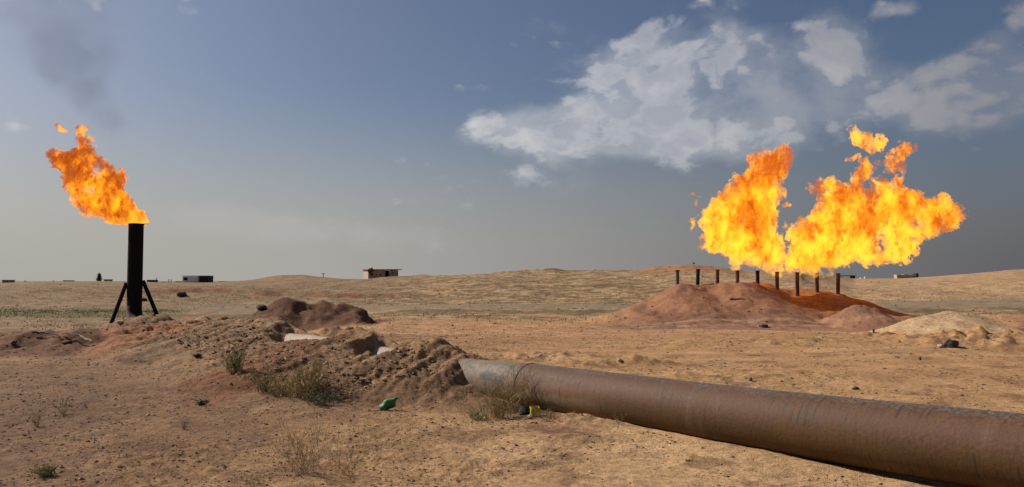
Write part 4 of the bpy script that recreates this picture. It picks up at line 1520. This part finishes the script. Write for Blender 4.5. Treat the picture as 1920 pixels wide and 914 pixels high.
def rock(px, py, size, mat, label, seed, sq=(1, .8, .6), name="rock", cat="rock", sink=.25, rz=None):
    import bmesh
    p = hit(px, py)
    g = np.random.default_rng(seed)
    bm = bmesh.new()
    bmesh.ops.create_icosphere(bm, subdivisions=3, radius=1.0)
    off = g.uniform(-50, 50, 3)
    pl = [g.normal(0, 1, 3) for _ in range(9)]
    pl = [(q / np.linalg.norm(q), g.uniform(.55, .85)) for q in pl]
    for v in bm.verts:
        c = np.array(v.co)
        for nrm, dd in pl:
            e_ = c @ nrm - dd
            if e_ > 0: c = c - nrm * e_ * .9
        n_ = float(fbm3(np.array([c[0] + off[0]]), np.array([c[1] + off[1]]), np.array([c[2] + off[2]]), .8, 4, .6, seed)[0])
        c = c * (1 + .32 * n_)
        v.co = c * np.array(sq) * size
    me = bpy.data.meshes.new(name)
    bm.to_mesh(me)
    bm.free()
    me.materials.append(mat)
    o_ = bpy.data.objects.new(name, me)
    COL.objects.link(o_)
    o_.location = (p.x, p.y, p.z + size * sq[2] * (1 - sink * 2))
    o_.rotation_euler = (0, 0, g.uniform(0, 6) if rz is None else rz)
    return tag(o_, label, cat)


rock(1781, 651, .25, rock_m, 'dark jagged rock half buried below the pale heap on the right', 1, (1, .7, .55), rz=.2)
rock(1765, 652, .10, pale_rock, 'small pale stone at the left foot of the dark jagged rock', 2)
rock(1431, 614, .26, brown_rock, 'flat brown stone on the open ground below the red mound', 3, (1, .8, .45))
rock(341, 556, .85, rock_m, 'dark boulder in the field right of the black stack', 4, (1, .7, .45))
rock(271, 565, .35, rock_m, 'small dark stone just right of the stack in the field', 5)
rock(489, 580, .34, rock_m, 'dark slab of rock tipped on the left end of the dark heap', 6, (1.3, .6, .5), rz=-.6)
rock(1407, 714, .06, brown_rock, 'small dark stone on bare ground behind the pipe', 7)
rock(1604, 731, .07, rock_m, 'flat dark stone close behind the pipe on the right', 8)
rock(1162, 679, .10, pale_rock, 'small grey stone between the clod heaps behind the pipe', 9)
rock(1725, 676, .055, rock_m, 'small upright dark stone on bare ground right of centre', 10, (.6, .5, .9))
rock(1638, 625, .07, rock_m, 'small dark upright stone left of the pale heap', 11, (.5, .5, 1.2))
rock(984, 777, .10, rock_m, 'black lump of rubbish under the pipe left of the yellow can', 12, (1, .8, .8), "rubbish_lump", "rubbish")
rock(993, 786, .05, pale_rock, 'round pale stone in front of the black rubbish lump', 13, (1, 1, .8), sink=.1)
rock(125, 646, .14, brown_rock, 'brown lump on the crest of the dark bank at left', 14, (1.2, .7, .5))
rock(25, 646, .12, brown_rock, 'brown stone on the dark bank near the left edge', 15)
rock(225, 608, .16, pale_rock, 'small pale stone at the foot of the black stack', 16)
rock(369, 670, .09, rock_m, 'dark clod lying on the orange streak of the soil bank', 17, (1.2, .8, .6))

# crumpled green plastic bottle
green_m, t = new_mat("green_plastic")
bs = t.n('ShaderNodeBsdfPrincipled')
nz = t.noise(t.n('ShaderNodeTexCoord').outputs['Object'], 14, 4, .6)
t.set(bs.inputs['Base Color'], t.mix(t.mr(nz, .4, .6), (.012, .09, .014), (.032, .19, .028)))
bs.inputs['Roughness'].default_value = .6
t.nt.links.new(bs.outputs[0], t.n('ShaderNodeOutputMaterial').inputs[0])
p = hit(727, 770)
r_ = empty("plastic_bottle", (p.x, p.y, p.z), 0, 'crumpled bright green plastic bottle on the foot of the soil bank', 'bottle')
mb = MB()
prof = [(0, -.16), (.055, -.155), (.075, -.13), (.08, -.06), (.068, -.02), (.082, .03), (.076, .09), (.05, .13), (.026, .155), (.024, .18)]
mb.lathe(prof, 18)
g = np.random.default_rng(5)
vs = []
for v in mb.v:
    n_ = float(fbm3(np.array([v[0]]), np.array([v[1]]), np.array([v[2]]), .07, 3, .6, 5)[0])
    k_ = 1 + n_ * .9
    q = Vector((v[0] * k_, v[1] * k_ * .8, v[2] + n_ * .02))
    q.rotate(__import__('mathutils').Euler((0, R(52), 0)))
    vs.append((q.x, q.y, q.z + .10))
mb.v = vs
mb.build("bottle_body", green_m, r_, True)
r_.scale = (.85, .85, .85)
mb2 = MB().lathe([(0, .20), (.028, .20), (.028, .172), (.024, .172)], 12)
vs = []
for v in mb2.v:
    q = Vector(v)
    q.rotate(__import__('mathutils').Euler((0, R(52), 0)))
    vs.append((q.x, q.y, q.z + .10))
mb2.v = vs
mb2.build("bottle_cap", green_m, r_, True)

# yellow cut-open can
yel = pbr("yellow_plastic", (.62, .52, .06), (.40, .32, .04), .5, 9, .3)
p = hit(1003, 782)
r_ = empty("jerry_can", (p.x, p.y, p.z - .02), R(12), 'cut open yellow plastic can standing by the pipe', 'can')
mb = MB()
w_, d_, h_ = .125, .10, .16
for (cx_, cy_, sx_, sy_) in ((0, -d_ / 2, w_, .006), (0, d_ / 2, w_, .006), (-w_ / 2, 0, .006, d_ - .008), (w_ / 2, 0, .006, d_ - .008)):
    mb.box((cx_, cy_, h_ / 2), (sx_, sy_, h_ * (1 if cy_ >= 0 else .86)), 0, .04)
mb.box((0, 0, .006), (w_ * .94, d_ * .9, .006))
mb.build("can_body", yel, r_)
MB().tube([(-w_ / 2, d_ / 2, h_), (-w_ / 2, -d_ / 2, h_ * .93), (w_ / 2, -d_ / 2, h_ * .93), (w_ / 2, d_ / 2, h_), (-w_ / 2, d_ / 2, h_)], .009, 6).build("can_rim", yel, r_)

# little white scraps
g = np.random.default_rng(9)
for (px, py, s_, lab) in ((957, 788, .03, 'larger white scrap of litter below the dry bush'), (950, 783, .02, 'small white scrap of litter beside the larger one'),
                          (908, 785, .018, 'tiny white scrap left of the other litter'), (1107, 888, .022, 'tiny yellow scrap on bare soil at bottom centre')):
    p = hit(px, py)
    mb = MB()
    k_ = 5
    ring = [(math.cos(q) * s_ * g.uniform(.7, 1.3), math.sin(q) * s_ * g.uniform(.7, 1.3), g.uniform(.0, s_)) for q in np.linspace(0, 6.28, 7)[:-1]]
    mb.add([(0, 0, s_ * .9)] + ring + [(0, 0, s_ * .2)], [(0, i_ + 1, (i_ + 1) % 6 + 1) for i_ in range(6)] + [(7, (i_ + 1) % 6 + 1, i_ + 1) for i_ in range(6)])
    o_ = mb.build("litter_scrap", yel if 'yellow' in lab else white_m)
    o_.location = (p.x, p.y, p.z + .005)
    tag(o_, lab, 'litter')


# sticks
def stick(pts, rad, mat, label, name="stick", lift=.03):
    P = [hit(*q) for q in pts]
    c = P[0]
    mb = MB()
    fine = []
    for a, b in zip(P[:-1], P[1:]):
        for k_ in range(4):
            fine.append(a.lerp(b, k_ / 4) - c + Vector((0, 0, lift + .02 * math.sin(k_ * 2.1))))
    fine.append(P[-1] - c + Vector((0, 0, lift * .5)))
    mb.tube(fine, [rad * (1 - .5 * i_ / len(fine)) for i_ in range(len(fine))], 6)
    o_ = mb.build(name, mat)
    o_.location = c
    return tag(o_, label, 'stick')


wood_p = pbr("bleached_wood", (.46, .38, .29), (.32, .25, .19), .9, 20, .4)
wood_d = pbr("dark_dead_wood", (.10, .065, .045), (.05, .035, .03), .9, 20, .4)
stick([(172, 649), (150, 640), (117, 631)], .035, wood_p, 'bleached pale stick on the dark bank at left', lift=.10)
stick([(60, 632), (85, 632), (112, 636)], .03, wood_d, 'dark thin branch on the dark bank left of the pale stick', lift=.10)
stick([(1369, 563), (1388, 562), (1410, 565)], .05, wood_d, 'dark dead branch lying on the slope of the red mound', lift=.04)

# ------------------------------------------------------------------ shrubs and grass
stem_dry = pbr("dry_stem", (.42, .32, .15), (.28, .20, .09), .85, 12, .2)
stem_grn = pbr("olive_stem", (.24, .23, .085), (.14, .14, .05), .85, 12, .2)
leaf_dry = pbr("dry_leaf", (.33, .29, .13), (.22, .18, .08), .85, 12, .2)
leaf_grn = pbr("olive_leaf", (.24, .25, .09), (.15, .165, .06), .85, 12, .2)
leaf_dk = pbr("deep_green_leaf", (.04, .10, .035), (.025, .06, .025), .7, 12, .2)
leaf_gry = pbr("grey_green_leaf", (.16, .165, .10), (.10, .105, .065), .85, 12, .2)


def shrub(px, py, h_, w_, stems, leaves, sm_, lm_, label, seed, rad=.004, spread=.9, leaf=.02, name="dry_shrub", cat="shrub", curl=.5, forks=3):
    p = hit(px, py)
    g = np.random.default_rng(seed)
    r_ = empty(name, p, 0, label, cat)
    mb, lb = MB(), MB()
    for k_ in range(stems):
        q = g.uniform(0, 6.28)
        out = g.uniform(.1, 1) ** .7 * spread
        pt = Vector((g.normal(0, w_ * .16), g.normal(0, w_ * .16), -.02))
        d = Vector((math.cos(q) * out, math.sin(q) * out, 1)).normalized()
        L = h_ * g.uniform(.5, 1.1) * math.sqrt(1 + out * out * .6)
        segs = 5
        pts = [pt.copy()]
        for i_ in range(segs):
            d = (d + Vector((g.normal(0, .14), g.normal(0, .14), g.normal(0, .08) + (.06 - curl * .16 * i_ / segs)))).normalized()
            pt = pt + d * L / segs
            pts.append(pt.copy())
        mb.tube(pts, [rad * (1 - .13 * i_) for i_ in range(len(pts))], 3, False)
        for _ in range(forks):
            i_ = int(g.integers(1, segs))
            d2 = (Vector(g.normal(0, 1, 3)) * .6 + d).normalized()
            e_ = pts[i_] + d2 * L * g.uniform(.15, .35)
            m_ = pts[i_].lerp(e_, .5) + Vector((0, 0, .01))
            mb.tube([pts[i_], m_, e_], [rad * .7, rad * .6, rad * .4], 3, False)
            pts2 = [pts[i_], m_, e_]
            for _l in range(int(leaves * .5)):
                c = m_.lerp(e_, g.random())
                u, v_ = Vector(g.normal(0, 1, 3)).normalized(), Vector(g.normal(0, 1, 3)).normalized()
                s_ = leaf * g.uniform(.5, 1.2)
                lb.add([c, c + u * s_ + v_ * s_ * .3, c + u * s_ * 2, c + u * s_ - v_ * s_ * .3], [(0, 1, 2, 3)])
        for _l in range(leaves):
            i_ = g.uniform(.6, segs - .01)
            c = pts[int(i_)].lerp(pts[int(i_) + 1], i_ % 1)
            u, v_ = (Vector(g.normal(0, 1, 3)) + Vector((0, 0, .5))).normalized(), Vector(g.normal(0, 1, 3)).normalized()
            s_ = leaf * g.uniform(.5, 1.2)
            lb.add([c, c + u * s_ + v_ * s_ * .3, c + u * s_ * 2, c + u * s_ - v_ * s_ * .3], [(0, 1, 2, 3)])
    mb.build("stems", sm_, r_)
    if lb.f: lb.build("leaves", lm_, r_)
    return r_


shrub(495, 733, .42, .5, 42, 7, stem_grn, leaf_grn, 'greener left clump of the weeds at the foot of the bank', 1, .0045, 1.0, .018, "weed_clump")
shrub(530, 742, .42, .6, 48, 4, stem_dry, leaf_grn, 'straw and olive weed clump second from left at the bank foot', 2, .0045, 1.2, .018, "weed_clump")
shrub(568, 748, .60, .7, 60, 4, stem_dry, leaf_grn, 'tallest straw coloured weed clump at the bank foot', 3, .0045, .8, .018, "weed_clump")
shrub(585, 725, .55, .6, 55, 4, stem_dry, leaf_dry, 'sparse dry weed clump on the slope behind the tallest one', 33, .0045, .8, .018, "weed_clump")
shrub(600, 760, .22, .4, 45, 9, stem_grn, leaf_gry, 'low grey green weed clump rightmost at the bank foot', 4, .004, 1.4, .02, "weed_clump")
shrub(440, 697, .50, .4, 40, 8, stem_grn, leaf_grn, 'olive green weed standing on the slope of the bank', 5, .005, .7, .02, "weed_clump")
shrub(935, 785, .62, .6, 75, 7, stem_dry, leaf_dry, 'dry brown bush in front of the pipe where it leaves the soil', 6, .0035, .75, .013)
shrub(968, 772, .70, .5, 65, 5, stem_dry, leaf_dry, 'tall thin dry bush leaning on the pipe near its seam', 7, .003, .6, .012)
shrub(900, 788, .22, .5, 45, 8, stem_grn, leaf_grn, 'low olive weeds left of the dry bush by the pipe', 8, .003, 1.5, .012, "weed_clump")
shrub(1030, 786, .18, .5, 30, 8, stem_dry, leaf_dry, 'low straw weeds right of the yellow can', 34, .003, 1.5, .012, "weed_clump")
shrub(572, 886, .60, .55, 34, 1, stem_dry, leaf_dry, 'large sparse leafless shrub at bottom left of centre', 9, .0028, 1.3, .008, curl=.2, forks=4)
shrub(650, 893, .48, .4, 18, 1, stem_dry, leaf_dry, 'smaller sparse twig shrub right of the large leafless one', 10, .0024, 1.3, .008, curl=.2, forks=4)
shrub(377, 760, .11, .12, 14, 10, stem_grn, leaf_dk, 'tiny dark green plant alone on the crusty soil', 11, .004, 1.6, .022, "small_plant", "plant")
shrub(345, 806, .14, .10, 9, 4, stem_dry, leaf_grn, 'tiny yellow green sprig on the crusty soil', 12, .003, .5, .012, "small_plant", "plant")
shrub(85, 892, .13, .15, 40, 8, stem_dry, leaf_grn, 'low yellow green tuft near the bottom left corner', 13, .003, 1.6, .014, "grass_tuft", "tuft")
shrub(70, 800, .25, .08, 14, 2, stem_dry, leaf_dry, 'faint dry stalks at the left edge of the near ground', 14, .003, .8, .01, "dry_stalks", "stalks")
shrub(120, 775, .26, .08, 12, 2, stem_dry, leaf_dry, 'faint dry stalks on crusty soil right of the left edge', 15, .003, .8, .01, "dry_stalks", "stalks")
shrub(1160, 795, .20, .25, 10, 2, stem_dry, leaf_grn, 'thin sprig growing against the pipe right of the yellow can', 16, .0025, .9, .01, "small_plant", "plant")
shrub(1290, 864, .04, .12, 10, 6, stem_dry, leaf_dk, 'small flat dark plant in front of the pipe', 17, .002, 2.5, .012, "small_plant", "plant")
shrub(470, 905, .10, .4, 26, 3, stem_dry, leaf_dry, 'low dry tuft at the bottom edge left of the large shrub', 18, .0025, 1.8, .01, "grass_tuft", "tuft")


# grass in the field (uncountable)
def grass(name, N, cx_, cy_, rx_, ry_, hgt, mat, seed, label, cond=None):
    g = np.random.default_rng(seed)
    x = g.uniform(cx_ - rx_, cx_ + rx_, N)
    y = g.uniform(cy_ - ry_, cy_ + ry_, N)
    if cond is not None:
        m = cond(x, y)
        x, y = x[m], y[m]
    z = H(x, y, np.hypot(x, y) * .0032)
    n = len(x)
    hh_ = hgt * g.uniform(.5, 1.2, n)
    w = hh_ * .22
    a = g.uniform(0, 6.28, n)
    ux, uy = np.cos(a) * w, np.sin(a) * w
    lx, ly = g.normal(0, .35, n) * hh_, g.normal(0, .35, n) * hh_
    Vg = np.stack([np.stack([x - ux, y - uy, z], -1), np.stack([x + ux, y + uy, z], -1), np.stack([x + lx, y + ly, z + hh_], -1)], 1).reshape(-1, 3)
    o_ = np_mesh(name, Vg, np.arange(n * 3).reshape(-1, 3), mat, False)
    return tag(o_, label, kind='stuff')


grass_g = pbr("field_grass", (.13, .16, .045), (.09, .11, .035), .9, .4, 0)
grass_o = pbr("field_straw", (.24, .185, .095), (.16, .125, .062), .9, .4, 0)
grass("green_grass", 26000, -38, 60, 16, 7, .10, grass_g, 1, 'strip of green grass crossing the field on the left',
      lambda x, y: np.random.default_rng(2).random(len(x)) < np.exp(-((y - (60 + .10 * (x + 40) + 2.5 * fbm(x, y, 12, 3, .5, 14))) / 2.6) ** 2) * ss(-24, -28, x))
grass("dry_grass", 60000, 0, 95, 75, 52, .13, grass_o, 3, 'dry grass tufts speckled over the far field',
      lambda x, y: (np.abs(x) < y * .72) & ((y < 58) | (y > 77)) & (fbm(x, y, 6, 4, .6, 240) > -.02) & ~((np.abs(x - 15.5) < 9.5) & (y < 57)))
print("verts", len(V))
